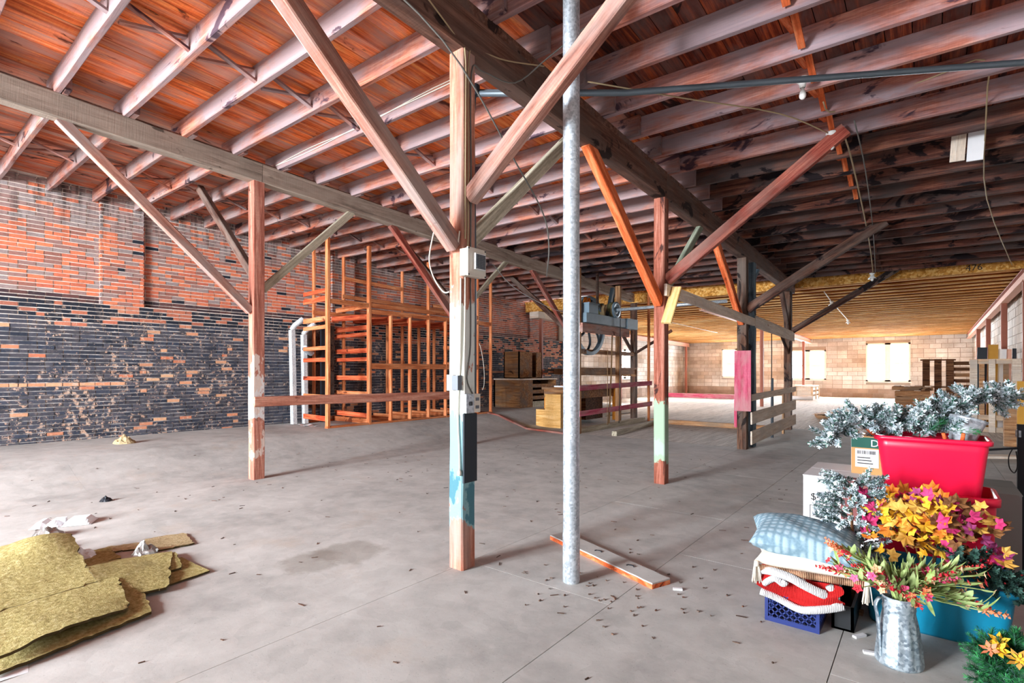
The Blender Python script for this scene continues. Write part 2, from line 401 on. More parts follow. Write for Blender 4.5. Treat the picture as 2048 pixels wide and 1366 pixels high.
def place(name, me, parent=None, m=None):
    o = bpy.data.objects.new(name, me); COL.objects.link(o)
    if m is not None: o.matrix_basis = m
    if parent is not None: setparent(o, parent)
    return o
def frame(a, d, up=(0, 0, 1)):
    x = Vector(d).normalized(); u = Vector(up)
    y = u.cross(x)
    if y.length < 1e-4: y = Vector((0, 1, 0)).cross(x)
    y.normalize(); z = x.cross(y)
    m = Matrix((x, y, z)).transposed().to_4x4(); m.translation = Vector(a); return m
def tag(o, label, cat, group=None):
    o['label'] = label; o['category'] = cat
    if group: o['group'] = group
    return o
def struct(o): o['kind'] = 'structure'; return o
def thing(name, label, cat, loc=(0, 0, 0), group=None, rz=0):
    o = bpy.data.objects.new(name, None); COL.objects.link(o); o.empty_display_size = .1
    o.matrix_basis = Matrix.Translation(loc) @ Matrix.Rotation(rz, 4, 'Z')
    return tag(o, label, cat, group)
def timber(name, a, b, w, h, mat, parent=None, up=(0, 0, 1), jit=.004, ch=.012, seg=None):
    """sawn timber from a to b: local X along the grain, chamfered, a little uneven"""
    a = Vector(a); b = Vector(b); L = (b-a).length; seg = seg or max(2, min(10, int(L/.5)))
    c = min(ch, w*.2, h*.2); mb = MB()
    prof = [(-w/2+c, -h/2), (w/2-c, -h/2), (w/2, -h/2+c), (w/2, h/2-c), (w/2-c, h/2), (-w/2+c, h/2), (-w/2, h/2-c), (-w/2, -h/2+c)]
    vs = []; fs = []
    for i in range(seg+1):
        jy, jz = (R.uniform(-jit, jit), R.uniform(-jit, jit)) if 0 < i < seg else (0, 0)
        for y, z in prof: vs.append((L*i/seg, y+jy+R.uniform(-jit, jit)*.4, z+jz+R.uniform(-jit, jit)*.4))
    for i in range(seg):
        for j in range(8): fs.append((i*8+j, i*8+(j+1) % 8, (i+1)*8+(j+1) % 8, (i+1)*8+j))
    fs.append(tuple(range(8))[::-1]); fs.append(tuple(seg*8+j for j in range(8)))
    mb.add(vs, [f[::-1] for f in fs])
    return mb.obj(name, mat, parent, False, frame(a, b-a, up))
def board(name, a, b, w, h, mat, parent=None, up=(0, 0, 1)):
    a = Vector(a); b = Vector(b); mb = MB().box(0, (b-a).length, -w/2, w/2, -h/2, h/2)
    return mb.obj(name, mat, parent, False, frame(a, b-a, up))
def curve_pts(pts, n=6):
    pts = [Vector(p) for p in pts]; out = []
    for i in range(len(pts)-1):
        p0, p1, p2, p3 = pts[max(i-1, 0)], pts[i], pts[i+1], pts[min(i+2, len(pts)-1)]
        for k in range(n):
            t = k/n
            out.append(.5*((2*p1)+(p2-p0)*t+(2*p0-5*p1+4*p2-p3)*t*t+(3*p1-p0-3*p2+p3)*t**3))
    return out+[pts[-1]]
def cable(name, pts, r, mat, label, cat='cable', group=None, parent=None, smooth_n=5):
    o = MB().tube(curve_pts(pts, smooth_n) if smooth_n else pts, r, 6).obj(name, mat, parent, True)
    return tag(o, label, cat, group) if parent is None else o
def smooth(x): x = max(0, min(1, x)); return x*x*(3-2*x)
def ZF(x, y): return .31*smooth((-8.0-x)/1.7)           # the floor climbs towards the brick party wall
def ZJ(x, y): return 4.45-.04*y+.02*(-x-2.8)            # underside of the roof joists
XR, XL, XW = -2.8, -7.35, -11.55

# ================================================================ THE SETTING
# ---------------------------------------------------------------- brick and block walls
def colmesh(name, vs, fs, cols, mat):
    me = bpy.data.meshes.new(name); me.from_pydata(vs, [], fs); me.update()
    at = me.color_attributes.new('Col', 'FLOAT_COLOR', 'CORNER')
    buf = []
    for p, c in zip(me.polygons, cols): buf += list(c)*p.loop_total
    at.data.foreach_set('color', buf); me.materials.append(mat); return me
BF = [(4, 5, 6, 7), (0, 1, 5, 4), (1, 2, 6, 5), (2, 3, 7, 6), (3, 0, 4, 7)]
def masonry(wall, fn, L0, L1, z0, z1, bl, bh, gap, depth, colfn, mat, piece, holes=(), single=None, floorfn=None, offfn=None, rnd=.15, breaks=()):
    """fn(u, z, out) -> world point; pieces that single(u, z) picks are objects of their own, the rest one mesh"""
    V_, F_, C_ = [], [], []; row = 0; z = z0; made = 0
    while z < z1-.01:
        u = L0-(bl/2 if row % 2 else 0)-R.uniform(0, .02)
        while u < L1:
            w = bl*(1 if R.random() > rnd else .5)
            ua, ub = max(u, L0)+gap/2, min(u+w, L1)-gap/2; u += w
            za, zb = z+gap/2, min(z+bh, z1)-gap/2
            if ub-ua < .03: continue
            segs = [(ua, ub)]
            for h0, h1, k0, k1 in holes:
                if zb > k0 and za < k1:
                    segs = [t for a, b in segs for t in ((a, min(b, h0)), (max(a, h1), b)) if t[1]-t[0] > .03]
            for q in breaks:
                if z >= LEDGE-.02: segs = [t for a, b in segs for t in (((a, q-.002), (q+.002, b)) if a < q < b else ((a, b),)) if t[1]-t[0] > .012]
            for a, b in segs:
                um = (a+b)/2; off = (offfn(um, z+bh/2) if offfn else 0)
                if off is None: continue
                if floorfn and zb < floorfn(um): continue
                d = depth+R.uniform(-.004, .004); e = lambda: R.uniform(-.003, .003)
                pts = [fn(a+e(), za+e(), off-.09), fn(b+e(), za+e(), off-.09), fn(b+e(), zb+e(), off-.09), fn(a+e(), zb+e(), off-.09),
                       fn(a+e(), za+e(), off+d), fn(b+e(), za+e(), off+d), fn(b+e(), zb+e(), off+d), fn(a+e(), zb+e(), off+d)]
                c = colfn(um, z+bh/2)
                if single and made < 300 and single(um, z):
                    made += 1
                    place(piece, colmesh(piece, [tuple(p) for p in pts], BF, [c]*5, mat), wall)
                else:
                    k = len(V_); V_ += [tuple(p) for p in pts]; F_ += [tuple(i+k for i in f) for f in BF]; C_ += [c]*5
        z += bh; row += 1
    if F_:
        o = place(piece+'_field', colmesh(piece+'_field', V_, F_, C_, mat), wall); o['kind'] = 'stuff'
def rect_wall(mb, fn, L0, L1, z0, z1, holes, th):
    us = sorted({L0, L1, *[h[0] for h in holes], *[h[1] for h in holes]}); zs = sorted({z0, z1, *[h[2] for h in holes], *[h[3] for h in holes]})
    for a, b in zip(us, us[1:]):
        for c, d in zip(zs, zs[1:]):
            if any(h[0] <= (a+b)/2 <= h[1] and h[2] <= (c+d)/2 <= h[3] for h in holes): continue
            mb.hexa([fn(a, c, -th), fn(b, c, -th), fn(b, c, 0), fn(a, c, 0), fn(a, d, -th), fn(b, d, -th), fn(b, d, 0), fn(a, d, 0)])
    return mb
LEDGE = 2.72
PIL = [(-2.6, -1.9), (2.66, 3.33), (7.3, 7.95), (11.6, 12.25), (15.6, 16.2)]
fnL = lambda u, z, o: Vector((XW+o, u, z))
def brick_off(u, z):
    if z < LEDGE: return 0.
    if any(a <= u <= b for a, b in PIL): return 0.
    return -.07
def mixc(a, b, t): return tuple(a[i]*(1-t)+b[i]*t for i in range(3))+(1,)
cO, cR, cB, cG, cK, cT = [srgb(h) for h in ('#dc7f5b', '#c06a54', '#9a6254', '#9a908e', '#2a2e38', '#dfb08a')]
def brick_col(u, z):
    r = R.random()
    n = mnoise.noise(Vector((u*.6, z*.9, 3)))+.5*mnoise.noise(Vector((u*2.2, z*4, 7)))
    far = smooth((u-6)/8)
    if z > LEDGE-.02:
        c = mixc(cO, cR, R.random()) if r < .55 else (mixc(cB, cG, R.random()*.9) if r < .985 else cK)
        if z > 4.05+.1*n and R.random() < .75: c = mixc(cG, cB, R.random()*.6)
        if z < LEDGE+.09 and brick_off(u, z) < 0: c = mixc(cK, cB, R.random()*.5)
        return mixc(c, cB, .45*far)
    kz = 2.38+.22*n-.25*far
    if z > kz:
        if z > LEDGE-.3 and n > -.25: return cK if r < .62 else mixc(cO, cB, .5+.4*R.random())
        return mixc(cR, cT, R.random()*.4) if r < .7 else cK
    if abs(z-1.27) < .036 and u < 3.2 and r < .85: return mixc(cO, cT, .3+.5*R.random())
    if r < .05+.10*max(0, n)+.18*far: return mixc(mixc(cO, cT, R.random()), cB, .4*R.random())
    k = mixc(cK, srgb('#3d4453'), R.random())
    return mixc(k, srgb('#6a6468'), .45*R.random()+.3*far)
wall_left = MB()
rect_wall(wall_left, fnL, FY, 17.8, -.3, LEDGE-.005, [], .3)
rect_wall(wall_left, lambda u, z, o: Vector((XW-.07+o, u, z)), FY, 17.8, LEDGE-.005, 5.6, [], .3)
for a, b in PIL: wall_left.box(XW-.1, XW, a+.012, b-.012, LEDGE-.01, 5.6)
wall_left = struct(wall_left.obj('wall_left', M['mortar']))
def pick_brick(u, z):
    return 1.22 < u < 3.62 and z > LEDGE-.35 and z < 4.3
masonry(wall_left, fnL, -3.5, 17.8, .27, 4.75, .222, .0695, .015, .012, brick_col, M['brick'], 'brick', single=pick_brick, floorfn=lambda u: .3, offfn=brick_off, breaks=[q for p in PIL for q in p])
# dark sill line of the recessed panels
# rear block walls with windows
fnB = lambda u, z, o: Vector((u, BACK_Y-o, z))
fnLR = lambda u, z, o: Vector((REAR_LX+o, u, z))
fnRR = lambda u, z, o: Vector((REAR_RX-o, u, z))
def block_col(u, z):
    n = mnoise.noise(Vector((u*.5, z*1.2, 5)))
    k = .86+.22*R.random()+.1*n
    c = mixc((1, 1, 1), srgb('#d8c2ae'), max(0, min(1, .4-n)))
    if z < .5: c = mixc(c, srgb('#b08a72'), .6)
    return (c[0]*k, c[1]*k, c[2]*k, 1)
wall_back = struct(rect_wall(MB(), fnB, REAR_LX-.3, REAR_RX+.3, -.1, 4.2, BACK_WIN, .3).obj('wall_back', M['block_mortar']))
masonry(wall_back, fnB, REAR_LX, REAR_RX, 0, 3.75, .5, .25, .02, .012, block_col, M['block'], 'block', BACK_WIN, single=lambda u, z: u > -12, rnd=.02)
wall_lr = struct(rect_wall(MB(), fnLR, 17.5, BACK_Y, -.1, 4.2, SIDE_WIN, .3).obj('wall_left_rear', M['block_mortar']))
masonry(wall_lr, fnLR, 17.5, BACK_Y, 0, 3.9, .5, .25, .02, .012, block_col, M['block'], 'block', SIDE_WIN, single=lambda u, z: True, rnd=.02)
wall_rr = struct(rect_wall(MB(), fnRR, 15.3, BACK_Y, -.1, 4.2, [], .3).obj('wall_right_rear', M['block_mortar']))
masonry(wall_rr, fnRR, 15.3, BACK_Y, 0, 3.75, .5, .25, .02, .012, block_col, M['block'], 'block', single=lambda u, z: True, rnd=.02)
# return wall where the brick shell meets the narrower rear extension, front wall and right wall
struct(MB().box(REAR_LX-.3, XW, 17.5, 17.8, -.1, 4.6).obj('wall_left_return', M['block_mortar']))
fnF = lambda u, z, o: Vector((u, FY+o, z))
struct(rect_wall(MB(), fnF, XW-.3, 2.7, -.1, 5.6, FRONT_WIN, .3).obj('wall_front', M['mortar']))
struct(MB().box(2.4, 2.7, FY, 15.4, -.1, 5.6).obj('wall_right', M['mortar']))
# windows
def window(name, fn, u0, u1, z0, z1, pane_grid=True):
    f = MB(); t = .09
    def rc(a, b, c, d, o0, o1, mb): mb.hexa([fn(a, c, o0), fn(b, c, o0), fn(b, c, o1), fn(a, c, o1), fn(a, d, o0), fn(b, d, o0), fn(b, d, o1), fn(a, d, o1)])
    for a, b, c, d in ((u0, u1, z0, z0+t), (u0, u1, z1-t, z1), (u0, u0+t, z0, z1), (u1-t, u1, z0, z1), ((u0+u1)/2-.13, (u0+u1)/2+.13, z0, z1)):
        rc(a, b, c, d, -.16, .035, f)
    w = struct(f.obj(name, M['win_frame']))
    um = (u0+u1)/2; zm = (z0+z1)/2-.05
    for a, b in ((u0+t, um-.13), (um+.13, u1-t)):
        s = MB(); rc(a, b, zm-.045, zm+.045, -.12, -.04, s)
        s.obj('meeting_rail', M['win_frame'], w)
        for c, d in ((z0+t, zm-.045), (zm+.045, z1-t)):
            g = MB(); rc(a, b, c, d, -.10, -.094, g); pn = g.obj('pane', M['glass'], w)
            if pane_grid:
                b2 = MB(); w3 = (b-a)/3
                for k in (1, 2): rc(a+w3*k-.008, a+w3*k+.008, c, d, -.092, -.085, b2)
                rc(a, b, (c+d)/2-.008, (c+d)/2+.008, -.092, -.085, b2)
                b2.obj('glazing_bar', M['win_frame'], w)
    s = MB(); rc(u0-.05, u1+.05, z0-.05, z0, -.1, .08, s); s.obj('window_sill', M['win_frame'], w)
    return w
for i, (a, b, c, d) in enumerate(BACK_WIN): window('window_%d' % (i+1), fnB, a, b, c, d)
for i, (a, b, c, d) in enumerate(SIDE_WIN): window('window_%d' % (i+4), fnLR, a, b, c, d, False)
for i, (a, b, c, d) in enumerate(FRONT_WIN): window('window_%d' % (i+6), fnF, a, b, c, d, False)

# ---------------------------------------------------------------- floor
floor = MB()
xs = [XW-.3, -10.5, -9.9, -9.5, -9.1, -8.7, -8.3, -7.9, -7, 2.7]
for a, b in zip(xs, xs[1:]):
    za, zb = ZF(a, 0)-.03, ZF(b, 0)-.03
    floor.hexa([(a, FY, -.3), (b, FY, -.3), (b, 15.3, -.3), (a, 15.3, -.3), (a, FY, za), (b, FY, zb), (b, 15.3, zb), (a, 15.3, za)])
floor.box(REAR_LX-.3, 2.7, 15.3, 36.3, -.3, -.03)
floor.box(XW-.3, -8.6, 15.3, 17.8, -.3, .0)
floor = struct(floor.obj('floor', M['subfloor']))
PX = [-11.6, -10.36, -9.14, -7.92, -6.70, -5.48, -4.26, -2.83, -1.60, -.38, .84, 2.06, 2.45]
def panel(x0, x1, y0, y1, mat=M['floor'], lip=.0, nm='floor_panel'):
    g = .0025 if x0 > -2.9 else .0008; nx = 4; mb = MB()
    def top(i, j): x = x0+g+(x1-x0-2*g)*i; y = y0+g+(y1-y0-2*g)*j; return (x, y, ZF(x, y)+lip)
    mb.grid(top, nx, 1)
    E_ = [((k/nx, 0), ((k+1)/nx, 0)) for k in range(nx)]+[((1, 0), (1, 1))]+[(((k+1)/nx, 1), (k/nx, 1)) for k in range(nx)]+[((0, 1), (0, 0))]
    for (i0, j0), (i1, j1) in E_:
        a = Vector(top(i0, j0)); b = Vector(top(i1, j1)); dz = Vector((0, 0, .03)); mb.add([a-dz, b-dz, b, a], [(0, 1, 2, 3)])
    mb.obj(nm, mat, floor)
for i, (a, b) in enumerate(zip(PX, PX[1:])):
    y = FY-(1.2 if i % 2 else 0)
    while y < 15.3:
        y0, y1 = max(y, FY), min(y+2.44, 15.3)
        y += 2.44
        # lift shaft is left open for its own deck
        if b > -6.6 and a < -2.9 and y1 > 10.8 and y0 < 14.6:
            if a < -6.6: panel(a, -6.6, y0, y1)
            if b > -2.9: panel(-2.9, b, y0, y1)
            if y0 < 10.8: panel(max(a, -6.6), min(b, -2.9), y0, 10.8)
            if y1 > 14.6: panel(max(a, -6.6), min(b, -2.9), 14.6, y1)
        else: panel(a, b, y0, y1)
x = -8.4
while x < REAR_RX:
    w = R.choice((.22, .25, .28)); x1 = min(x+w, REAR_RX)
    board('floor_board', ((x+x1)/2, 15.3, -.016), ((x+x1)/2, BACK_Y, -.016), x1-x-.006, .03, M['rear_board'], floor); x = x1
x = REAR_LX
while x < -8.4:
    w = R.choice((.22, .25, .28)); x1 = min(x+w, -8.4)
    board('floor_board', ((x+x1)/2, 17.8, -.016), ((x+x1)/2, BACK_Y, -.016), x1-x-.006, .03, M['rear_board'], floor); x = x1
# ramped panel strip filling the raised left side behind the shell
panel(-11.6, -8.4, 15.3, 17.8)
# lift platform deck
x = -6.6
while x < -2.95:
    x1 = min(x+.23, -2.9)
    board('deck_plank', ((x+x1)/2, 10.8, -.016), ((x+x1)/2, 14.6, -.016), x1-x-.006, .03, M['rear_board'], floor); x = x1

# ---------------------------------------------------------------- old roof
ceiling = MB(); 
for a, b in ((FY-.1, 5), (5, 15.35)):
    zt = .265
    ceiling.hexa([(XW-.3, a, ZJ(XW, a)+zt), (2.7, a, ZJ(2.7, a)+zt), (2.7, b, ZJ(2.7, b)+zt), (XW-.3, b, ZJ(XW, b)+zt),
                  (XW-.3, a, ZJ(XW, a)+zt+.1), (2.7, a, ZJ(2.7, a)+zt+.1), (2.7, b, ZJ(2.7, b)+zt+.1), (XW-.3, b, ZJ(XW, b)+zt+.1)])
ceiling = struct(ceiling.obj('ceiling', M['plank_right']))
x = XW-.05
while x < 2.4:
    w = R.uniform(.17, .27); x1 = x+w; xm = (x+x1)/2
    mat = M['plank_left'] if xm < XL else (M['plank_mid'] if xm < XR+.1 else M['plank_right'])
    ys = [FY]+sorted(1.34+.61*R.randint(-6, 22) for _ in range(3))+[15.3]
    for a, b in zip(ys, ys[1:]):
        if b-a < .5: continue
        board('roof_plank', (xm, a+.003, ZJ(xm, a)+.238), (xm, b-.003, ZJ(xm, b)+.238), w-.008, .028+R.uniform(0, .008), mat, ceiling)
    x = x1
JY = [1.34+.61*k for k in range(-15, 23)]
for y in JY:
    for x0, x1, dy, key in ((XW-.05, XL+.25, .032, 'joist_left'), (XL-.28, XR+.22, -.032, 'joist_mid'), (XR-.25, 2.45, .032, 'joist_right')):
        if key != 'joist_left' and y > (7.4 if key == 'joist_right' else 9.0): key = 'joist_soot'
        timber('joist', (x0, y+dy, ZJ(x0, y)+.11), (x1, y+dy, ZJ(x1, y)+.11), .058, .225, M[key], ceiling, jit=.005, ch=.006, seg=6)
for xb, mt in ((-9.7, 'joist_left'), (-5.35, 'joist_mid'), (-.86, 'timber_orange')):
    for y0, y1 in zip(JY, JY[1:]):
        z0, z1 = ZJ(xb, y0), ZJ(xb, y1)
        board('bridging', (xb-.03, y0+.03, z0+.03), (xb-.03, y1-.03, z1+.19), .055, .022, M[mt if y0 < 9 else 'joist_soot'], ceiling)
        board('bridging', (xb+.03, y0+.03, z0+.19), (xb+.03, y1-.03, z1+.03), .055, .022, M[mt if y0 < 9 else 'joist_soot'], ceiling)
# ---------------------------------------------------------------- rear extension roof: close-set I-joists under OSB
def ZR(y): return 3.70-.012*(y-15.3)
ceil2 = MB().hexa([(REAR_LX-.3, 15.3, ZR(15.3)+.27), (2.5, 15.3, ZR(15.3)+.27), (2.5, 36.3, ZR(36.3)+.27), (REAR_LX-.3, 36.3, ZR(36.3)+.27),
                   (REAR_LX-.3, 15.3, ZR(15.3)+.35), (2.5, 15.3, ZR(15.3)+.35), (2.5, 36.3, ZR(36.3)+.35), (REAR_LX-.3, 36.3, ZR(36.3)+.35)])
ceil2 = struct(ceil2.obj('ceiling_rear', M['osb']))
y = 15.75
Lx = 2.2-REAR_LX
flange = MB().box(0, Lx, -.032, .032, 0, .04).mesh('flange', M['ijoist']); web = MB().box(0, Lx, -.006, .006, .04, .27).mesh('web', M['web'])
while y < 35.9:
    j = place('joist', flange, ceil2, Matrix.Translation((REAR_LX, y, ZR(y))))
    place('web', web, j, Matrix.Translation((REAR_LX, y, ZR(y))))
    y += .61
rim = MB().box(0, 13.9, -.016, .016, 0, .28).obj('rim_board', M['osb'], ceil2, m=Matrix.Translation((XW-.05, 15.34, ZR(15.3)-.02)))
# stencilled number on the rim board
def text(s, size, loc, rot, mat, parent, name='stencil', ext=.0008):
    cu = bpy.data.curves.new(name, 'FONT'); cu.body = s; cu.size = size; cu.extrude = ext; cu.resolution_u = 3
    tmp = bpy.data.objects.new(name, cu); COL.objects.link(tmp)
    dg = bpy.context.evaluated_depsgraph_get(); me = bpy.data.meshes.new_from_object(tmp.evaluated_get(dg))
    bpy.data.objects.remove(tmp); me.materials.clear(); me.materials.append(mat)
    m = Matrix.Translation(loc) @ Euler(rot).to_matrix().to_4x4()
    o = place(name, me, None, m); setparent(o, parent); return o
text('476', .19, (.66, 15.318, ZR(15.3)+.03), (PI/2, 0, 0), M['ink'], ceil2)

# ================================================================ TIMBER FRAME
def RGb(y): return 4.03-.032*y
def LGb(y): return 4.27-.037*y
gz = .30
girders = [(XR, FY, 6.70, RGb, .17, gz, 'girder_dark', 'dark brown roof girder over the stained post with the alarm box'),
           (XR, 6.705, 15.3, RGb, .17, gz, 'girder_dark', 'dark brown roof girder running on above the lift shaft opening'),
           (XL, FY, 3.50, LGb, .17, .27, 'girder_grey', 'weathered grey roof girder ending on the post nearest the mustard carpet'),
           (XL, 3.505, 15.6, LGb, .17, .27, 'girder_grey', 'weathered grey roof girder running past the pine stud frame to the hoist')]
for X, a, b, f, w, h, mt, lb in girders:
    tag(timber('roof_girder', (X, a, f(a)+h/2), (X, b, f(b)+h/2), w, h, M[mt], jit=.004, seg=10), lb, 'beam')
for X, a, b, lb in ((XR, FY, 15.3, 'dark packing plank lying along the top of the brown girder'), (XL, FY, 15.3, 'dark packing plank lying along the top of the grey girder')):
    f = RGb if X == XR else LGb; h0 = gz if X == XR else .27
    mb = MB(); ya, yb = a, b
    za0, zb0 = f(ya)+h0-.005, f(yb)+h0-.005; za1, zb1 = ZJ(X, ya)+.004, ZJ(X, yb)+.004
    za1 = max(za1, za0+.01); zb1 = max(zb1, zb0+.01)
    mb.hexa([(X-.06, ya, za0), (X+.06, ya, za0), (X+.06, yb, zb0), (X-.06, yb, zb0), (X-.06, ya, za1), (X+.06, ya, za1), (X+.06, yb, zb1), (X-.06, yb, zb1)])
    tag(mb.obj('packing_plank', M['girder_dark']), lb, 'plank')
# posts
def post(X, Y, w, top, mat, label, z0=0):
    return tag(timber('timber_post', (X, Y, z0-.01), (X, Y, top+.01), w, w, mat, up=(0, 1, 0), jit=.003, ch=.01, seg=8), label, 'post')
PA, P3, P4, P5 = 2.89, 6.72, 10.67, 14.98
post(XR, PA, .145, RGb(PA), M['post_front'], 'post with flaking white and blue paint carrying the beige alarm box')
post(XR, P3, .15, RGb(P3), M['post_green'], 'post with flaking pale green paint at the corner of the lift shaft')
post(XR, P4, .17, RGb(P4), M['post_dark'], 'dark post with the red board nailed to it')
post(XR-.02, P5, .17, RGb(P5), M['post_dark'], 'dark post at the far end of the slatted barrier')
post(XL, 3.46, .16, LGb(3.46), M['post_left'], 'rose brown post with a chalky white patch behind the mustard carpet')
post(XL, 7.55, .16, LGb(7.55), M['timber_rose'], 'rose brown post at the far end of the waist-high rail')
post(XL, 11.55, .16, LGb(11.55), M['timber_red'], 'reddish post under the grey girder between the pipe and the hoist')
post(XL, 15.45, .17, LGb(15.45), M['post_dark'], 'dark post at the end of the grey girder behind the hoist')
def brace(X, Y, z0, d, reach, ztop, mat, label, w=.10, h=.12, group=None):
    """from the post at height z0 out along d (unit x,y) by reach up to ztop"""
    dx, dy = d; off = .085
    a = Vector((X+dx*off, Y+dy*off, z0)); b = Vector((X+dx*reach, Y+dy*reach, ztop))
    return tag(timber('brace', a, b, w, h, mat, jit=.003, ch=.008), label, 'brace', group)
# round the post with the alarm box
brace(XR, PA, 2.45, (0, -1), 1.95, RGb(1)+.06, M['timber_rose'], 'rose timber brace above the alarm box, white cable along it')
brace(XR, PA, 2.82, (1, 0), 1.95, 4.22, M['timber_rose'], 'rose timber brace crossing the galvanised pipe up to the roof joists', .09, .13)
brace(XR, PA, 2.52, (0, 1), 1.62, RGb(4.5)+.02, M['timber_grey'], 'pale grey brace between the alarm box post and the brown girder', .07, .11)
# round the green post
brace(XR, P3, 2.42, (0, -1), 1.95, RGb(4.8)+.03, M['timber_orange'], 'bright orange brace rising from the pale green post', .10, .14)
brace(XR, P3, 2.72, (1, 0), 2.1, 4.15, M['timber_red'], 'dark red brace rising from the pale green post towards the bare bulb', .09, .15)
brace(XR, P3, 2.55, (0, 1), 1.55, RGb(8.2)+.02, M['timber_green'], 'faded green brace between the pale green post and the brown girder', .07, .11)
# round the post with the red board
brace(XR, P4, 2.45, (0, -1), 1.75, RGb(8.9)+.03, M['timber_orange'], 'bright orange brace rising from the post with the red board', .10, .15)
brace(XR, P4, 2.7, (1, 0), 2.25, 4.02, M['timber_dark'], 'thick charred brace rising from the post with the red board', .10, .17)
brace(XR, P4, 2.85, (0, 1), 1.2, RGb(11.8)+.02, M['post_blue'], 'short blue-grey brace beside the blue-grey post', .05, .08)
# round the last post
brace(XR, P5, 2.55, (0, -1), 1.0, RGb(14)+.03, M['timber_dark'], 'dark brace leaning from the last post back along the brown girder', .09, .14)
brace(XR, P5, 2.55, (1, 0), 2.25, 3.88, M['timber_dark'], 'straight black-brown brace rising from the last post to the old roof edge', .09, .14)
brace(XR, P5, 1.98, (0, -1), .95, 2.42, M['timber_dark'], 'short dark brace between the last post and the pale rail', .05, .08)
# along the grey girder
brace(XL, 3.46, 2.34, (0, -1), 2.12, LGb(1.3)+.02, M['timber_rose'], 'long rose brace from the chalky patched post to the grey girder', .09, .11)
brace(XL, 3.46, 2.86, (-1, 0), 1.95, ZJ(-9.3, 3.46)+.05, M['timber_dark'], 'worn dark brace from the chalky patched post towards the brick wall', .09, .12)
brace(XL, 3.46, 2.66, (0, 1), 1.55, LGb(5)+.02, M['timber_grey'], 'pale grey brace between the chalky patched post and the grey girder', .06, .11)
brace(XL, 7.55, 2.45, (0, -1), 1.75, LGb(5.8)+.02, M['timber_red'], 'reddish brace from the rail-end post down the grey girder', .09, .12)
brace(XL, 7.55, 2.75, (-1, 0), 1.75, ZJ(-9.1, 7.5)+.05, M['timber_dark'], 'dark brace from the rail-end post towards the pine stud frame', .09, .13)
brace(XL, 7.55, 2.75, (0, 1), 1.45, LGb(9)+.02, M['timber_grey'], 'pale grey brace beyond the rail-end post', .06, .10)
brace(XL, 11.55, 2.62, (0, -1), 1.6, LGb(10)+.02, M['timber_red'], 'reddish brace crossing the plywood steps towards the grey girder', .09, .12)
brace(XL, 11.55, 2.65, (-1, 0), 1.9, ZJ(-9.2, 11.5)+.05, M['timber_dark'], 'dark brace leaning from beside the hoist towards the wooden bin', .09, .13)
brace(XL, 15.45, 2.1, (1, 0), 1.25, 2.75, M['timber_dark'], 'thin dark brace rising right of the hoist', .06, .08)
brace(XL, 15.45, 2.1, (0, -1), 1.2, 2.95, M['timber_dark'], 'thin dark brace rising under the hoist bed', .07, .10)
# rails and nailed boards
tag(timber('rail', (XL+.10, 3.38, 1.08), (XL+.09, 7.62, 1.03), .05, .14, M['rail_rose']), 'rose coloured waist-high rail between the two posts by the brick wall', 'rail')
tag(timber('rail', (XR+.10, 6.62, 2.58), (XR+.10, 11.2, 2.48), .04, .16, M['pale_board'], jit=.002), 'pale board rail nailed from the green post to the red-boarded post', 'rail')
tag(timber('rail', (XR+.11, 11.1, 2.50), (XR+.09, 15.1, 2.40), .04, .24, M['pale_board'], jit=.002), 'wide pale board rail nailed between the last two posts', 'rail')
tag(timber('nailed_board', (XR+.14, 6.55, 2.13), (XR+.19, 6.78, 2.62), .04, .14, M['pine'], up=(1, 0, 0), jit=.001), 'short yellow pine board nailed slanting on the pale green post', 'board')
tag(board('nailed_board', (XR+.03, P4-.11, .74), (XR+.03, P4-.11, 1.90), .30, .03, M['red_paint'], up=(0, -1, 0)), 'faded red board nailed upright to the dark post', 'board')
tag(board('nailed_board', (XR-.105, P4-.09, .42), (XR-.105, P4-.09, .95), .05, .03, M['red_paint'], up=(0, -1, 0)), 'narrow red strip hanging below the faded red board', 'board')
post(XR+.02, 11.12, .19, RGb(11.1)-.02, M['post_blue'], 'blue-grey painted post directly behind the red board')
br = thing('slatted_barrier', 'barrier of three pale slats beside the lift shaft', 'barrier', (XR+.1, 12.8, 0))
for z, h in ((1.02, .13), (.62, .24), (.24, .26)):
    timber('slat', (XR+.135, 10.75, z-.03), (XR+.135, 15.05, z+.03), .03, h, M['pale_board'], br, jit=.002)
timber('upright', (XR+.08, 13.9, 0), (XR+.08, 13.9, 1.05), .04, .13, M['crate_wood'], br, up=(0, 1, 0))
timber('upright', (XR+.05, 12.9, 0), (XR+.05, 12.9, 1.35), .05, .07, M['charcoal'], br, up=(0, 1, 0))

# ================================================================ PIPES, CABLES AND FITTINGS
pipe = thing('steel_pipe', 'tall galvanised flue pipe standing from floor to roof', 'pipe', (-1.99, 3.17, 0))
for r, z0, z1 in ((.061, 0, .37), (.0585, .36, 2.80), (.060, 2.79, 4.56)):
    MB().lathe([(r*.97, z0), (r, z0+.01), (r, z1-.06), (r*1.02, z1-.05), (r*1.02, z1-.04), (r, z1-.03), (r*.98, z1)], 28, Matrix.Translation((-1.99, 3.17, 0))).obj('pipe_section', M['galv'], pipe, True)
cond = thing('conduit', 'grey iron conduit running below the joists to the alarm box post', 'conduit', (XR-.2, 3.0, 2))
MB().tube([(-3.18, 3.45, 4.0), (-2.16, 4.35, 4.04), (.60, 6.0, 4.06), (2.3, 7.0, 4.06)], .026, 10).obj('tube', M['conduit'], cond, True)
MB().tube([(-3.18, 3.49, 4.04), (-2.16, 4.40, 4.08), (.60, 6.06, 4.10), (2.3, 7.06, 4.10)], .016, 8).obj('tube', M['conduit'], cond, True)
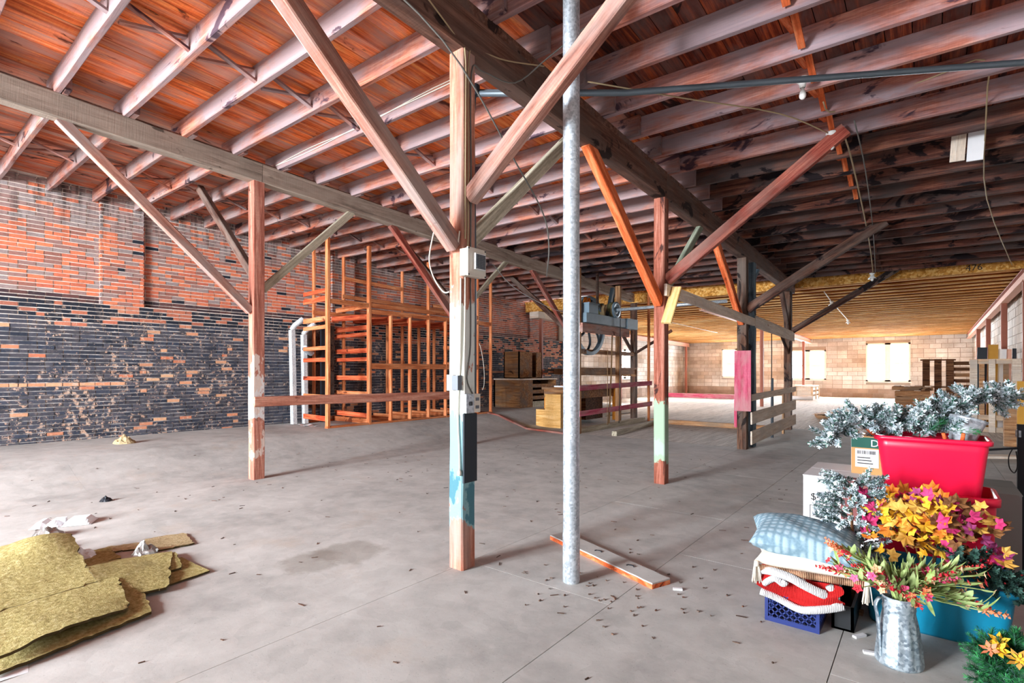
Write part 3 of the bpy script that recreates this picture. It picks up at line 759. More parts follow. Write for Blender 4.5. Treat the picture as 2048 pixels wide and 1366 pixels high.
MB().tube([(-3.18, 3.45, 4.06), (-3.16, 3.38, 3.6), (-2.78, 2.99, 3.3), (-2.76, 2.985, 2.4), (-2.76, 2.985, 1.3)], .017, 8).obj('drop_tube', M['conduit'], cond, True)
MB().lathe([(.03, -.05), (.042, -.04), (.042, .04), (.03, .05)], 12, Matrix.Translation((-3.18, 3.45, 4.03))).obj('elbow', M['black_iron'], cond, True)
ab = thing('alarm_box', 'beige alarm box with square speaker grille on the flaking white post', 'alarm box', (-2.66, 2.88, 2.32))
MB().box(-2.727, -2.65, 2.79, 2.975, 2.215, 2.415).obj('housing', M['beige'], ab)
MB().box(-2.652, -2.638, 2.784, 2.981, 2.209, 2.421).obj('face_plate', M['beige'], ab)
MB().box(-2.64, -2.612, 2.838, 2.95, 2.26, 2.38).obj('speaker_frame', M['white'], ab)
g = MB()
for k in range(9): g.box(-2.613, -2.607, 2.845, 2.943, 2.267+.0122*k, 2.273+.0122*k)
for k in range(8): g.box(-2.613, -2.607, 2.845+.0132*k, 2.850+.0132*k, 2.267, 2.372)
g.obj('grille', M['grille'], ab)
for y, z in ((2.792, 2.218), (2.973, 2.218), (2.792, 2.412), (2.973, 2.412)):
    MB().lathe([(0, .004), (.006, .003), (.007, 0)], 8, Matrix.Translation((-2.638, y, z)) @ Matrix.Rotation(PI/2, 4, 'Y')).obj('screw', M['black_iron'], ab)
sb = thing('switch_box', 'small grey switch box low on the flaking white post', 'switch box', (-2.70, 2.86, 1.25))
MB().box(-2.73, -2.67, 2.80, 2.885, 1.19, 1.33).obj('box', M['galv'], sb); MB().box(-2.672, -2.655, 2.835, 2.85, 1.245, 1.275).obj('toggle', M['black'], sb)
sb = thing('outlet_plate', 'pale outlet plate beside the grey switch box', 'outlet', (-2.70, 2.93, 1.25))
MB().box(-2.73, -2.68, 2.895, 2.965, 1.19, 1.33).obj('plate', M['beige'], sb)
for z in (1.23, 1.29): MB().box(-2.682, -2.676, 2.912, 2.948, z-.012, z+.012).obj('socket', M['grille'], sb)
sb = thing('plug_box', 'dark square plug box on the lit face of the flaking white post', 'plug box', (-2.79, 2.80, 1.41))
MB().box(-2.80, -2.735, 2.775, 2.82, 1.36, 1.47).obj('body', M['grille'], sb); MB().box(-2.868, -2.80, 2.79, 2.82, 1.355, 1.475).obj('cover_plate', M['beige'], sb)
tag(MB().box(-2.7275, -2.712, 2.82, 2.962, .66, 1.18).obj('kick_board', M['charcoal']), 'charcoal board fixed below the grey switch box', 'board')
PXf = XR+.0725+.006
cable('cable', [(-2.62, 2.05, 4.15), (PXf, 2.75, 3.97), (PXf, 2.84, 3.90), (PXf, 2.845, 3.4), (PXf+.002, 2.84, 2.5)], .006, M['wire_tan'], 'tan cable coming along the near girder and down the alarm box post')
cable('cable', [(-2.60, 3.7, 4.15), (-2.70, 3.3, 4.05), (PXf, 2.98, 3.98), (PXf, 2.88, 3.88), (PXf, 2.875, 3.2), (PXf, 2.87, 2.42)], .006, M['wire_tan'], 'tan cable coming from above the flue pipe down the alarm box post')
cable('cable', [(-2.1, 3.6, 4.25), (-2.45, 3.55, 4.10), (-2.7, 3.42, 3.92), (PXf, 3.05, 3.85), (PXf, 2.91, 3.78), (PXf, 2.905, 3.0), (PXf, 2.90, 2.42)], .006, M['wire_grey'], 'grey cable bending from the girder down to the alarm box', group=None)
cable('cable', [(PXf, 2.84, 2.21), (PXf+.003, 2.835, 1.9), (PXf, 2.83, 1.5), (PXf, 2.835, 1.32)], .006, M['wire_white'], 'white cable from the alarm box down to the switch box')
cable('cable', [(PXf, 2.90, 2.21), (PXf, 2.90, 1.7), (PXf, 2.86, 1.45), (PXf, 2.925, 1.33)], .005, M['wire_grey'], 'thin grey cable from the alarm box to the outlet plate')
cable('cable', [(-2.735, 2.808, 2.2), (-2.742, 2.808, 1.6), (-2.765, 2.808, 1.2), (-2.75, 2.808, .9), (-2.745, 2.806, .76)], .006, M['wire_white'], 'long white cord hanging down the lit face of the flaking white post', 'cord')
tag(MB().lathe([(0, .0), (.014, .004), (.016, .03), (.008, .045), (0, .05)], 10, Matrix.Translation((-2.745, 2.803, .715))).obj('cord_plug', M['beige'], None, True), 'cream plug at the end of the long white cord', 'plug')
cable('cable', [(-2.80, .78, 4.02), (-2.86, 1.4, 3.60), (-2.87, 2.1, 3.02), (-2.86, 2.68, 2.56), (-2.83, 2.80, 2.44), (-2.77, 2.80, 2.44), (-2.73, 2.79, 2.55)], .006, M['wire_white'], 'white cable pinned along the rose brace above the alarm box')
cable('cable', [(-2.95, 2.75, 2.62), (-3.05, 2.78, 2.4), (-3.03, 2.80, 2.25), (-2.93, 2.81, 2.12), (-2.86, 2.81, 2.11)], .006, M['wire_white'], 'white cable end looping beside the alarm box post')
cable('cable', [(-2.71, 1.6, 4.05), (-2.4, 2.3, 3.6), (-2.45, 3.1, 3.1), (-2.47, 3.5, 2.8), (-2.48, 3.6, 2.55), (-2.52, 3.62, 2.30)], .006, M['wire_grey'], 'loose grey cable hanging free right of the alarm box post')
cable('cable', [(-2.6, 3.02, 2.32), (-3.4, 4.4, 2.35), (-5.0, 7.6, 2.55), (-6.5, 10.76, 2.95)], .004, M['wire_grey'], 'thin wire stretched from the alarm box towards the hoist')
cable('cable', [(-9.76, 10.74, 2.30), (-9.73, 10.80, 2.1), (-9.70, 10.88, 1.6), (-9.71, 10.90, 1.15), (-9.74, 10.86, .98)], .008, M['wire_white'], 'white cord hanging in the open end of the stud frame', 'cord')
for dx, lb in ((0, 'upper white cable along a joist above the chalky patched post'), (.015, 'lower white cable along a joist above the chalky patched post')):
    y = JY[19]-.032-.036
    cable('cable', [(-7.3, y, ZJ(-7.3, y)+.06), (-6.4, y, ZJ(-6, y)+.10-dx*3), (-5.2, y, ZJ(-5, y)+.07+dx), (-4, y, ZJ(-4, y)+.12-dx*2), (-3.1, y, ZJ(-3, y)+.10)], .006, M['wire_white'], lb)
# bulbs and their cable runs
def bulb_holder(x, y, z, label, shade=False, group=None):
    o = thing('bulb_holder', label, 'light bulb', (x, y, z), group); m = Matrix.Translation((x, y, z))
    MB().lathe([(0, 0), (.055, -.002), (.058, -.02), (.045, -.035), (.03, -.05), (.026, -.085), (.02, -.09)], 18, m).obj('holder', M['porcelain'], o, True)
    if shade: MB().lathe([(.03, -.05), (.05, -.09), (.09, -.14), (.085, -.14), (.045, -.09), (.026, -.055)], 18, m).obj('shade', M['porcelain'], o, True)
    MB().lathe([(.012, -.085), (.014, -.105), (.024, -.13), (.030, -.155), (.027, -.178), (.014, -.193), (0, -.197)], 16, m).obj('bulb', M['bulb'], o, True)
    return o
zb = ZJ(-.85, 6.7)
bulb_holder(-.83, 6.71, zb+.01, 'bare white bulb in a porcelain holder by the dark red brace')
bulb_holder(-.9, 5.42, ZJ(-.9, 5.42)+.01, 'small white bulb holder half hidden by the grey conduit')
bulb_holder(-1.02, 14.9, ZJ(-1, 14.9)+.01, 'white shaded bulb at the edge of the old roof', True)
bulb_holder(-2.3, 18.6, ZR(18.6)+.005, 'white shaded bulb under the close-set rear joists, first on its cable', True)
bulb_holder(-2.5, 24.8, ZR(24.8)+.005, 'white shaded bulb under the close-set rear joists, last on its cable', True)
cable('cable', [(-2.4, 4.1, 4.12), (-1.8, 4.9, 4.10), (-1.2, 5.9, 4.16), (-.86, 6.66, zb-.01)], .007, M['wire_tan'], 'tan cable slung across the joists to the bare bulb', smooth_n=4)
cable('cable', [(-.80, 6.72, zb-.01), (-.72, 6.9, zb-.03), (-.76, 9, ZJ(-.8, 9)-.02), (-.86, 12, ZJ(-.8, 12)-.02), (-1.0, 14.85, ZJ(-1, 14.9)-.0)], .009, M['wire_tan'], 'tan cable running from the bare bulb to the shaded bulb')
cable('cable', [(-.60, 6.5, zb-.01), (-.62, 8, ZJ(-.8, 8)-.02), (-.74, 11, ZJ(-.8, 11)-.02), (-.95, 14.8, ZJ(-1, 14.9)-.0)], .007, M['wire_grey'], 'grey cable running beside the tan one to the shaded bulb')
y0 = 6.25
cable('cable', [(-.80, 5.9, ZJ(0, 5.9)-.01), (-.72, y0, ZJ(0, y0)+.02), (.02, y0-.03, ZJ(0, y0)+.09), (.40, y0-.02, ZJ(0, y0)+.12), (.45, y0+.6, ZJ(.4, 6.8)-.02), (.66, 10, ZJ(.6, 10)-.03), (1.4, 15.2, ZJ(1.4, 15)-.02)], .007, M['wire_tan'], 'tan cable pinned on a joist and running to the rim board corner', smooth_n=4)
cable('cable', [(-2.2, 16.4, ZR(16)-.02), (-2.3, 18.6, ZR(18.6)-.02), (-2.4, 21.6, ZR(21.6)-.02), (-2.5, 24.8, ZR(24.8)-.02)], .014, M['wire_white'], 'white cable under the rear joists linking the two shaded bulbs')
cable('cable', [(-8.6, 20.5, ZR(20)-.02), (-8.6, 28, ZR(28)-.02)], .014, M['wire_white'], 'white cable under the rear joists above the red beam')
wbz = ZJ(.4, 7.7)
tag(board('whitewashed_board', (.28, 7.74, wbz+.12), (.26, 7.74, wbz-.20), .13, .02, M['pale_board'], up=(0, -1, 0)), 'shorter whitewashed board hanging from a joist below the tan cable', 'board')
tag(board('whitewashed_board', (.43, 7.74, wbz+.15), (.41, 7.74, wbz-.23), .14, .02, M['paper'], up=(0, -1, 0)), 'longer whitewashed board hanging from a joist below the tan cable', 'board')

# ================================================================ LIFT SHAFT AND HOIST
EX = -6.6
tag(timber('shaft_post', (EX, 10.82, -.01), (EX, 10.82, 4.0), .13, .11, M['crate_wood'], up=(0, 1, 0)), 'slim brown shaft post hidden behind the galvanised pipe edge', 'post')
tag(timber('shaft_post', (EX-.25, 13.4, -.01), (EX-.25, 13.4, 3.92), .15, .10, M['crate_wood'], up=(0, 1, 0)), 'brown shaft post with a paper notice under the hoist bed', 'post')
tag(timber('shaft_post', (EX, 14.9, -.01), (EX, 14.9, 3.85), .07, .07, M['stud'], up=(0, 1, 0)), 'thin shaft post where the two red rails end', 'post')
for z, lb in ((1.13, 'upper faded red rail guarding the lift shaft'), (.51, 'lower faded red rail guarding the lift shaft')):
    tag(timber('rail', (EX+.08, 10.75, z-.03), (EX+.07, 14.95, z+.02), .03, .13, M['red_paint'], jit=.002), lb, 'rail')
tag(MB().box(EX-.20, EX-.192, 13.36, 13.46, 1.32, 1.62).obj('paper_notice', M['paper']), 'white paper notice on the brown shaft post', 'notice')
tag(timber('shaft_sill', (EX-.05, 10.75, .06), (EX-.05, 14.6, .06), .14, .14, M['timber_grey']), 'dusty grey sill timber below the red rails', 'sill')
tag(timber('shaft_sill', (-5.7, 10.95, .05), (-6.15, 14.5, .05), .12, .11, M['timber_grey']), 'dusty grey timber lying on the lift deck', 'timber')
tag(timber('shaft_sill', (-6.3, 14.42, .06), (-2.95, 14.42, .06), .12, .13, M['crate_wood']), 'brown kerb timber across the back of the lift shaft', 'sill')
tag(timber('cross_rail', (-7.2, 15.3, 1.45), (-12, 17.3, 1.5), .04, .22, M['crate_wood']), 'brown cross board behind the brown shaft posts', 'board')
tag(timber('cross_rail', (EX-.1, 10.9, 2.0), (XL+.05, 15.4, 2.05), .04, .12, M['cabinet']), 'thin brown rail behind the big wheel', 'rail')
tag(timber('cross_rail', (EX-.05, 10.8, 1.50), (XL+.1, 15.4, 1.52), .04, .2, M['crate_wood']), 'brown board crossing behind the hoist ropes', 'board')
ho = thing('hoist', 'old grey-blue freight hoist with big spoked wheel and rope drum', 'hoist', (EX, 12, 2.55))
timber('bearer', (EX+.12, 10.75, 2.56), (EX+.12, 13.25, 2.56), .10, .22, M['timber_rose'], ho)
MB().box(EX-.12, EX+.16, 10.95, 13.5, 2.70, 2.93).obj('bed', M['machine'], ho)
MB().box(EX-.14, EX+.18, 13.1, 13.75, 2.68, 2.96).obj('end_casting', M['machine'], ho)
mt = MB().box(EX-.1, EX+.2, 11.0, 11.45, 2.93, 3.16).obj('gear_case', M['machine'], ho)
MB().box(EX-.12, EX+.22, 10.98, 11.47, 3.15, 3.18).obj('lid', M['machine'], mt)
wc = Vector((EX-.22, 11.72, 2.68)); rim = MB(); n = 48; Rw = .76
def ring(mb, c, r0, r1, x0, x1, n=48):
    vs = []; fs = []
    for i in range(n):
        a = 2*PI*i/n; cs, sn = math.cos(a), math.sin(a)
        for r, x in ((r1, x0), (r1, x1), (r0, x1), (r0, x0)): vs.append((c.x+x, c.y+r*cs, c.z+r*sn))
    for i in range(n):
        for j in range(4): fs.append((i*4+j, i*4+(j+1) % 4, ((i+1) % n)*4+(j+1) % 4, ((i+1) % n)*4+j))
    mb.add(vs, fs)
ring(rim, wc, Rw-.09, Rw, -.06, .06)
wh = rim.obj('wheel', M['machine'], ho, False)
for k in range(6):
    a = 2*PI*k/6+.3; pts = []
    for i in range(7):
        rr = .06+(Rw-.12)*i/6; aa = a+.35*math.sin(PI*i/6)
        pts.append((wc.x, wc.y+rr*math.cos(aa), wc.z+rr*math.sin(aa)))
    MB().tube(pts, .035, 6).obj('spoke', M['machine_dark'], wh, True)
MB().lathe([(.0, -.1), (.09, -.1), (.09, .1), (0, .1)], 16, Matrix.Translation(wc) @ Matrix.Rotation(PI/2, 4, 'Y')).obj('hub', M['machine_dark'], wh, True)
dc = Vector((EX-.05, 12.42, 3.12)); my = lambda x: Matrix.Translation((x, dc.y, dc.z)) @ Matrix.Rotation(PI/2, 4, 'Y')
dr = MB().lathe([(0, -.26), (.17, -.26), (.17, .2), (0, .2)], 24, my(dc.x)).obj('rope_drum', M['drum'], ho, True)
for dx in (-.2, .12): MB().lathe([(.17, -.04), (.21, -.04), (.21, .04), (.17, .04)], 24, my(dc.x+dx)).obj('flange', M['olive'], dr, True)
MB().lathe([(0, -.02), (.215, -.02), (.215, .02), (.15, .025), (.14, .01), (.06, .01), (.05, .04), (0, .04)], 28, my(dc.x+.24)).obj('drum_face', M['machine'], dr, True)
MB().tube([(EX+.15, 12.42, 3.12), (-3.6, 12.42, 3.12)], .04, 10).obj('drive_shaft', M['galv'], ho, True)
for y, w in ((11.2, .07), (11.38, .05)): MB().tube([(EX-.02, y, 3.17), (EX-.02, y, 3.34)], [w, w*.6], 10).obj('grease_cup', M['leaf_orange'], ho, True)
for a, b in (((EX+.05, 12.2, 2.93), (EX+.02, 12.55, 3.72)), ((EX-.1, 12.75, 2.93), (EX, 12.6, 3.72))): MB().bar(a, b, .09, .09).obj('frame_leg', M['machine_dark'], ho)
MB().tube([(EX-.05, 11.85, 3.1), (EX-.05, 11.85, 4.02)], .04, 8).obj('hanger', M['timber_dark'], ho, True)
for y0, y1, r, key, lb in ((11.9, 11.95, .008, 'rope', 'thin rope hanging from the wheel, beside its twin'), (12.15, 11.99, .008, 'rope', 'thin rope slanting from the wheel to meet its twin'),
                           (12.55, 12.35, .022, 'rope', 'thick twisted rope hanging below the hoist drum'), (12.6, 12.6, .009, 'black_iron', 'black control wire hanging straight to the shaft sill')):
    tag(MB().tube([(EX+.22 if r < .02 else EX+.02, y0, 2.05 if y0 < 12.2 else 2.9), (EX+.2 if r < .02 else EX+.02, (y0+y1)/2, 1.2), (EX+.18 if r < .02 else EX+.02, y1, .13)], r, 6).obj('hoist_rope', M[key], None, True), lb, 'rope')
tag(MB().tube([(XR+.1, 12.6, 2.4), (XR+.1, 12.6, 1.35)], .01, 6).obj('hoist_rope', M['black_iron'], None, True), 'black wire hanging above the slatted barrier', 'wire')
# stored joinery behind the shaft
st = thing('storage_cabinet', 'brown open cabinet with bright orange legs behind the red rails', 'cabinet', (-8.2, 13.4, 0))
zc = ZF(-8.3, 13)
for x, y in ((-7.6, 12.5), (-7.6, 14.6)): board('leg', (x, y, zc-.02), (x, y, zc+.95), .09, .09, M['orange_board'], st, up=(0, 1, 0))
for x, y in ((-8.7, 12.5), (-8.7, 14.6)): board('leg', (x, y, ZF(-8.7, y)-.02), (x, y, zc+.95), .09, .09, M['orange_board'], st, up=(0, 1, 0))
MB().box(-8.8, -7.5, 12.4, 14.7, zc+.95, zc+1.02).obj('top', M['cabinet'], st)
MB().box(-8.75, -7.6, 12.45, 14.65, zc+.72, zc+.95).obj('apron', M['cabinet'], st)
MB().box(-8.72, -7.68, 13.0, 14.0, zc+.08, zc+.72).obj('drawer_box', M['pallet_dark'], st)
tag(MB().box(-8.5, -7.7, 12.6, 14.4, zc+1.02, zc+1.06).obj('white_panel', M['paper']), 'white panel lying on the brown open cabinet', 'panel')

# ================================================================ PINE STUD FRAME BY THE BRICK WALL
sf = thing('stud_frame', 'unfinished pine stud frame with a loft, built against the brick wall', 'stud frame', (-10.5, 8.6, .31))
FXx, BX = -9.8, -11.3; z0 = .31
def stud(x, y, a, b, mat=M['stud'], w=.09, h=.045, name='stud'): return timber(name, (x, y, a), (x, y, b), w, h, mat, sf, up=(0, 1, 0), jit=.002, ch=.004, seg=3)
def rung(name, a, b, w=.045, h=.09, mat=M['stud']): return timber(name, a, b, w, h, mat, sf, jit=.002, ch=.004, seg=3)
LT = 2.83
for y in (6.09, 7.12): stud(FXx, y, ZF(FXx, y)-.01, ZJ(FXx, y)+.01, w=.10, h=.06)
stud(FXx, 8.90, z0, ZJ(FXx, 8.9)+.01); stud(FXx, 11.28, z0, ZJ(FXx, 11.3)+.01); stud(FXx, 10.72, z0, ZJ(FXx, 10.7)+.01)
for y in (7.72, 8.30, 9.49, 10.13): stud(FXx, y, z0, LT)
for y in (6.66, 7.46, 9.3): stud(BX, y, z0, ZJ(BX, y)+.01)
for y in (8.24, 8.8, 9.9, 10.48): stud(BX, y, z0, LT)
rung('bottom_plate', (FXx, 6.05, ZF(FXx, 6)+.022), (FXx, 11.32, ZF(FXx, 6)+.022), .09, .045, M['stud'])
rung('bottom_plate', (BX, 6.55, z0+.022), (BX, 11.3, z0+.022), .09, .045)
for z, y0, y1 in ((LT+.02, 7.08, 11.3), (LT+.16, 7.08, 10.7), (1.62, 7.12, 10.7), (2.98, 6.1, 7.15)):
    rung('plate', (FXx+.02, y0, z), (FXx+.02, y1, z), .05, .10 if z != 1.62 else .13)
rung('plate', (BX+.02, 6.62, LT+.06), (BX+.02, 11.2, LT+.06), .05, .1)
rung('plate', (BX+.03, 7.4, 3.35), (BX+.03, 11, 3.30), .05, .09); rung('plate', (BX+.03, 7.46, 3.8), (BX+.03, 9.3, 3.75), .05, .09)
for y in (7.12, 7.72, 8.3, 8.9, 9.49, 10.13, 10.7):
    rung('loft_joist', (FXx, y+.03, LT-.10), (BX, y+.03, LT-.06), .045, .12, M['stud_red'])
    rung('floor_block', (FXx-.05, y+.05, z0+.06), (BX, y+.05, z0+.06), .045, .11, M['stud'])
for y, zs in ((6.09, (.5, .95, 1.35, 1.75, 2.0, 2.45, 2.62, 3.05, 3.22)), (7.12, (.5, 1.0, 1.35, 1.78, 1.98, 2.35, 2.5, 2.98)), (10.72, (1.25, 1.72, 2.2, 2.62))):
    for z in zs: rung('rung', (FXx-.02, y+.03, z), ((BX+.02) if y > 7 else -10.95, y+.12, z), .03, .11 if R.random() < .5 else .085, M['stud_red'] if R.random() < .5 else M['stud'])
for y in (9.05, 9.6): rung('rung', (FXx, y, LT+.34), (FXx, y+.5, LT+.34), .04, .09)
tag(MB().box(-11.53, -11.46, 6.62, 7.30, .62, 2.62).obj('shuttered_panel', M['timber_dark']), 'dark timber shutter panel against the brick wall inside the stud frame', 'shutter')
tag(MB().box(-11.20, -11.14, 6.76, 6.98, .31, 2.72).obj('ribbed_strip', M['black_iron']), 'black ribbed strip standing inside the stud frame', 'strip')
# gutters
def gutter(x, y, top, lean, label, bend):
    o = thing('downpipe', label, 'downpipe', (x, y, ZF(x, y)))
    zb = ZF(x, y)
    mb = MB(); w, d = .13, .09
    a = Vector((x, y, zb)); b = Vector((x-lean, y+.02, top))
    mb.bar(a, b, w, d, (0, 1, 0)); 
    for k in (-.04, 0, .04): mb.bar(a+Vector((.05, k, 0)), b+Vector((.05, k, 0)), .012, .014, (0, 1, 0))
    mb.obj('shaft', M['tin'], o)
    MB().tube(curve_pts([b, b+Vector((.03, .05*bend, .10)), b+Vector((.10, .14*bend, .20)), b+Vector((.12, .2*bend, .26))], 4), .06, 10).obj('elbow', M['tin'], o, True)
    return o
gutter(-11.22, 6.12, 2.45, .12, 'wide white tin downpipe leaning on the brick wall', 1)
gutter(-11.16, 6.36, 2.35, .10, 'narrow white tin downpipe with a hooked top beside the wide one', 1)
tag(MB().lathe([(.07, 0), (.075, .02), (.075, .24), (.07, .26), (.06, .26), (.06, 0)], 16, Matrix.Translation((-11.12, 6.5, 1.92)) @ Matrix.Rotation(1.1, 4, 'X') @ Matrix.Rotation(.3, 4, 'Y')).obj('pipe_collar', M['galv'], None, True), 'short galvanised collar stuck out beside the downpipes', 'pipe collar')
tag(MB().grid(lambda u, v: (-10.9+.5*u+.06*v, 6.0+.22*v, .32+.02*math.sin(9*u+5*v)), 8, 4).obj('torn_paper', M['paper']), 'torn white paper on the floor below the downpipes', 'paper')

# ================================================================ THINGS ALONG THE BRICK WALL
cb = thing('wooden_bin', 'low brown wooden bin with slatted front by the brick wall', 'bin', (-10.9, 13.9, .31))
bx0, bx1, by0, by1, bz = -11.4, -10.3, 13.3, 15.4, 1.22
MB().box(bx0, bx1, by0, by0+.06, .31, bz).obj('end_board', M['cabinet'], cb); MB().box(bx0, bx1, by1-.06, by1, .31, bz).obj('end_board', M['cabinet'], cb)
MB().box(bx0, bx0+.05, by0, by1, .31, bz).obj('back', M['pallet_dark'], cb)
MB().box(bx1-.05, bx1, by0+.06, by0+.7, .31, bz).obj('front_board', M['cabinet'], cb)
for k in range(3): MB().box(bx1-.05, bx1-.02, by0+.7, by1-.06, .56+.2*k, .68+.2*k).obj('slat', M['cabinet'], cb)
MB().box(bx1-.06, bx1+.01, by0+.7, by1-.06, .31, .50).obj('kick_board', M['timber_grey'], cb)
MB().box(bx0, bx1+.03, by0-.03, by1+.03, bz, bz+.05).obj('top_board', M['pale_board'], cb)
ub = thing('upright_box', 'tall open wooden box standing on the low slatted bin', 'box', (-10.8, 14.1, 1.27))
ux0, ux1, uy0, uy1, uz0, uz1 = -11.1, -10.45, 13.45, 14.75, 1.27, 2.16
MB().box(ux0, ux0+.04, uy0, uy1, uz0, uz1).obj('back', M['pallet_dark'], ub)
MB().box(ux0, ux1, uy0, uy0+.04, uz0, uz1).obj('side', M['cabinet'], ub); MB().box(ux0, ux1, uy1-.04, uy1, uz0, uz1).obj('side', M['cabinet'], ub)
MB().box(ux1-.04, ux1, uy0, uy0+.72, uz0, uz1).obj('front_board', M['cabinet'], ub); MB().box(ux1-.04, ux1, uy1-.3, uy1, uz0, uz1).obj('front_board', M['cabinet'], ub)
MB().box(ux0, ux1, uy0, uy1, uz0, uz0+.03).obj('base', M['cabinet'], ub)
tag(timber('steel_column', (-11.2, 15.75, .3), (-11.2, 15.75, 3.66), .12, .12, M['steel_red'], up=(0, 1, 0), jit=0), 'red oxide steel column standing behind the low slatted bin', 'column')
tag(MB().box(-11.4, -11.0, 15.3, 17.4, 3.45, 3.68).obj('beam_end', M['pale_board']), 'pale beam on top of the column behind the slatted bin', 'beam')
sp = thing('plywood_steps', 'yellow plywood box stepped like a stair beside the flue pipe', 'box', (-7.9, 11.7, .03))
zq = ZF(-8.2, 11.6)
MB().box(-8.35, -7.55, 11.5, 12.3, -.0, zq+.46).obj('lower_step', M['plywood'], sp); MB().box(-8.05, -7.55, 11.5, 12.3, zq+.46, zq+.88).obj('upper_step', M['plywood'], sp)
tag(timber('floor_batten', (-10.4, 11.25, ZF(-10.4, 11)+.025), (-9.3, 11.05, ZF(-9.3, 11)+.025), .09, .05, M['timber_red']), 'dark red batten on the floor sloping away from the stud frame', 'batten')
tag(timber('floor_batten', (-9.3, 11.05, ZF(-9.3, 11)+.02), (-8.1, 10.75, ZF(-8.1, 11)+.025), .09, .05, M['timber_red']), 'dark red batten on the floor, middle one of three', 'batten')
tag(timber('floor_batten', (-8.1, 10.75, .025), (-6.75, 10.45, .025), .09, .05, M['timber_red']), 'dark red batten on the floor leading to the lift sill', 'batten')

# ================================================================ REAR EXTENSION STEEL AND STORES
def column(x, y, label, zt=None): return tag(timber('steel_column', (x, y, 0), (x, y, (zt or ZR(y)-.26)), .13, .13, M['steel_red'], up=(0, 1, 0), jit=0, ch=.02), label, 'column')
for y, lb in ((15.6, 'red oxide column beside the old roof edge and block wall'), (19.8, 'red oxide column behind the leaning panels'), (24.6, 'red oxide column beyond the leaning panels'), (29.2, 'red oxide column in the far corner of block walls')): column(1.66, y, lb)
for y, lb in ((24.1, 'red oxide column behind the slatted barrier'), (33.7, 'red oxide column between the panes of the middle far window')): column(-5.55, y, lb)
for y, lb in ((35.2, 'red oxide column in the far corner behind the green post'), (25.5, 'red oxide column by the side wall window')): column(-12.9, y, lb)
for x, y0, lb in ((1.66, 15.5, 'long red oxide beam on the columns beside the block wall'), (-5.55, 16.5, 'long red oxide beam down the middle of the rear extension'), (-12.9, 18, 'long red oxide beam along the side wall of the extension')):
    mb = MB(); y1 = 35.8
    o = thing('steel_beam', lb, 'beam', (x, y0, ZR(y0)-.26))
    for w, za, zb_, nm, mt in ((.16, -.26, -.235, 'flange', 'steel_pale'), (.03, -.235, -.03, 'web', 'steel_pale'), (.16, -.03, -.005, 'flange', 'steel_red')):
        MB().hexa([(x-w/2, y0, ZR(y0)+za), (x+w/2, y0, ZR(y0)+za), (x+w/2, y1, ZR(y1)+za), (x-w/2, y1, ZR(y1)+za), (x-w/2, y0, ZR(y0)+zb_), (x+w/2, y0, ZR(y0)+zb_), (x+w/2, y1, ZR(y1)+zb_), (x-w/2, y1, ZR(y1)+zb_)]).obj(nm, M[mt], o)
tag(timber('red_timber', (-12.3, 29.8, .12), (-8.2, 29.6, .12), .2, .24, M['red_paint']), 'long red painted timber lying across the bright rear floor', 'timber')
def pallet(name, label, m, L, Wd, nb, mat, mat2, H=.13, group=None, open_side=None):
    o = thing(name, label, 'pallet', m.translation, group)
    bw = L/nb*.62
    for k in range(nb):
        x = L*(k+.5)/nb
        MB().box(x-bw/2, x+bw/2, 0, Wd, H-.022, H, 0).obj('deck_board', mat if k % 2 else mat2, o, False, m)
        if k % 2 == 0: MB().box(x-bw/2, x+bw/2, 0, Wd, 0, .02).obj('bottom_board', mat, o, False, m)
    for y in (.03, Wd/2, Wd-.03): MB().box(0, L, y-.025, y+.025, .02, H-.022).obj('stringer', mat2, o, False, m)
    return o
T = Matrix.Translation; RX = lambda a: Matrix.Rotation(a, 4, 'X'); RY = lambda a: Matrix.Rotation(a, 4, 'Y'); RZ = lambda a: Matrix.Rotation(a, 4, 'Z')
pallet('pallet', 'dark brown pallet standing on end, slats level, before the far block wall', T((-.2, 23.3, 0)) @ RZ(.05) @ RX(PI/2), .95, 1.93, 3, M['pallet_dark'], M['pallet_dark'], .14)
dk = thing('slatted_crate', 'dark slatted crate side standing beside the upended brown pallet', 'crate', (.9, 23.5, 0))
for k in range(9): MB().box(.62, 1.40, 23.42, 23.45, .12+.2*k, .24+.2*k).obj('slat', M['pallet_dark'] if k % 3 else M['crate_wood'], dk)
for x in (.66, 1.36): MB().box(x-.05, x+.05, 23.45, 23.52, 0, 1.92).obj('upright', M['pallet_dark'], dk)
lp = thing('pallet', 'pale pine pallet standing upright against the leaning panels', 'pallet', (1.2, 17.4, 0))
for z in (.05, .35, 1.74): MB().box(.82, 1.78, 17.42, 17.47, z-.05, z+.07).obj('stringer', M['pallet_light'], lp)
for x, w in ((.90, .14), (1.24, .12), (1.68, .16)): MB().box(x-w/2, x+w/2, 17.36, 17.42, 0, 1.80).obj('deck_board', M['pale_board'], lp)
for x in (1.06, 1.5): MB().box(x-.05, x+.05, 17.47, 17.52, 0, 1.80).obj('back_board', M['crate_wood'], lp)
for k, (x, w, h, key, lb) in enumerate(((1.08, .2, 2.15, 'charcoal', 'slate coloured panel leaning behind the pale pallet'), (1.30, .2, 2.22, 'mustard', 'tan panel leaning behind the pale pallet'), (1.49, .16, 2.1, 'paper', 'white panel leaning behind the pale pallet'), (1.63, .1, 2.1, 'steel_pale', 'pinkish panel leaning behind the pale pallet'), (1.74, .08, 2.12, 'black_iron', 'near-black panel leaning last against the block wall'))):
    m = T((x, 18.3+.12*k, 0)) @ RX(-.10) @ RY(.025)
    tag(MB().box(-w/2, w/2, 0, .03, 0, h).obj('tall_sheet', M[key], None, False, m), lb, 'panel')
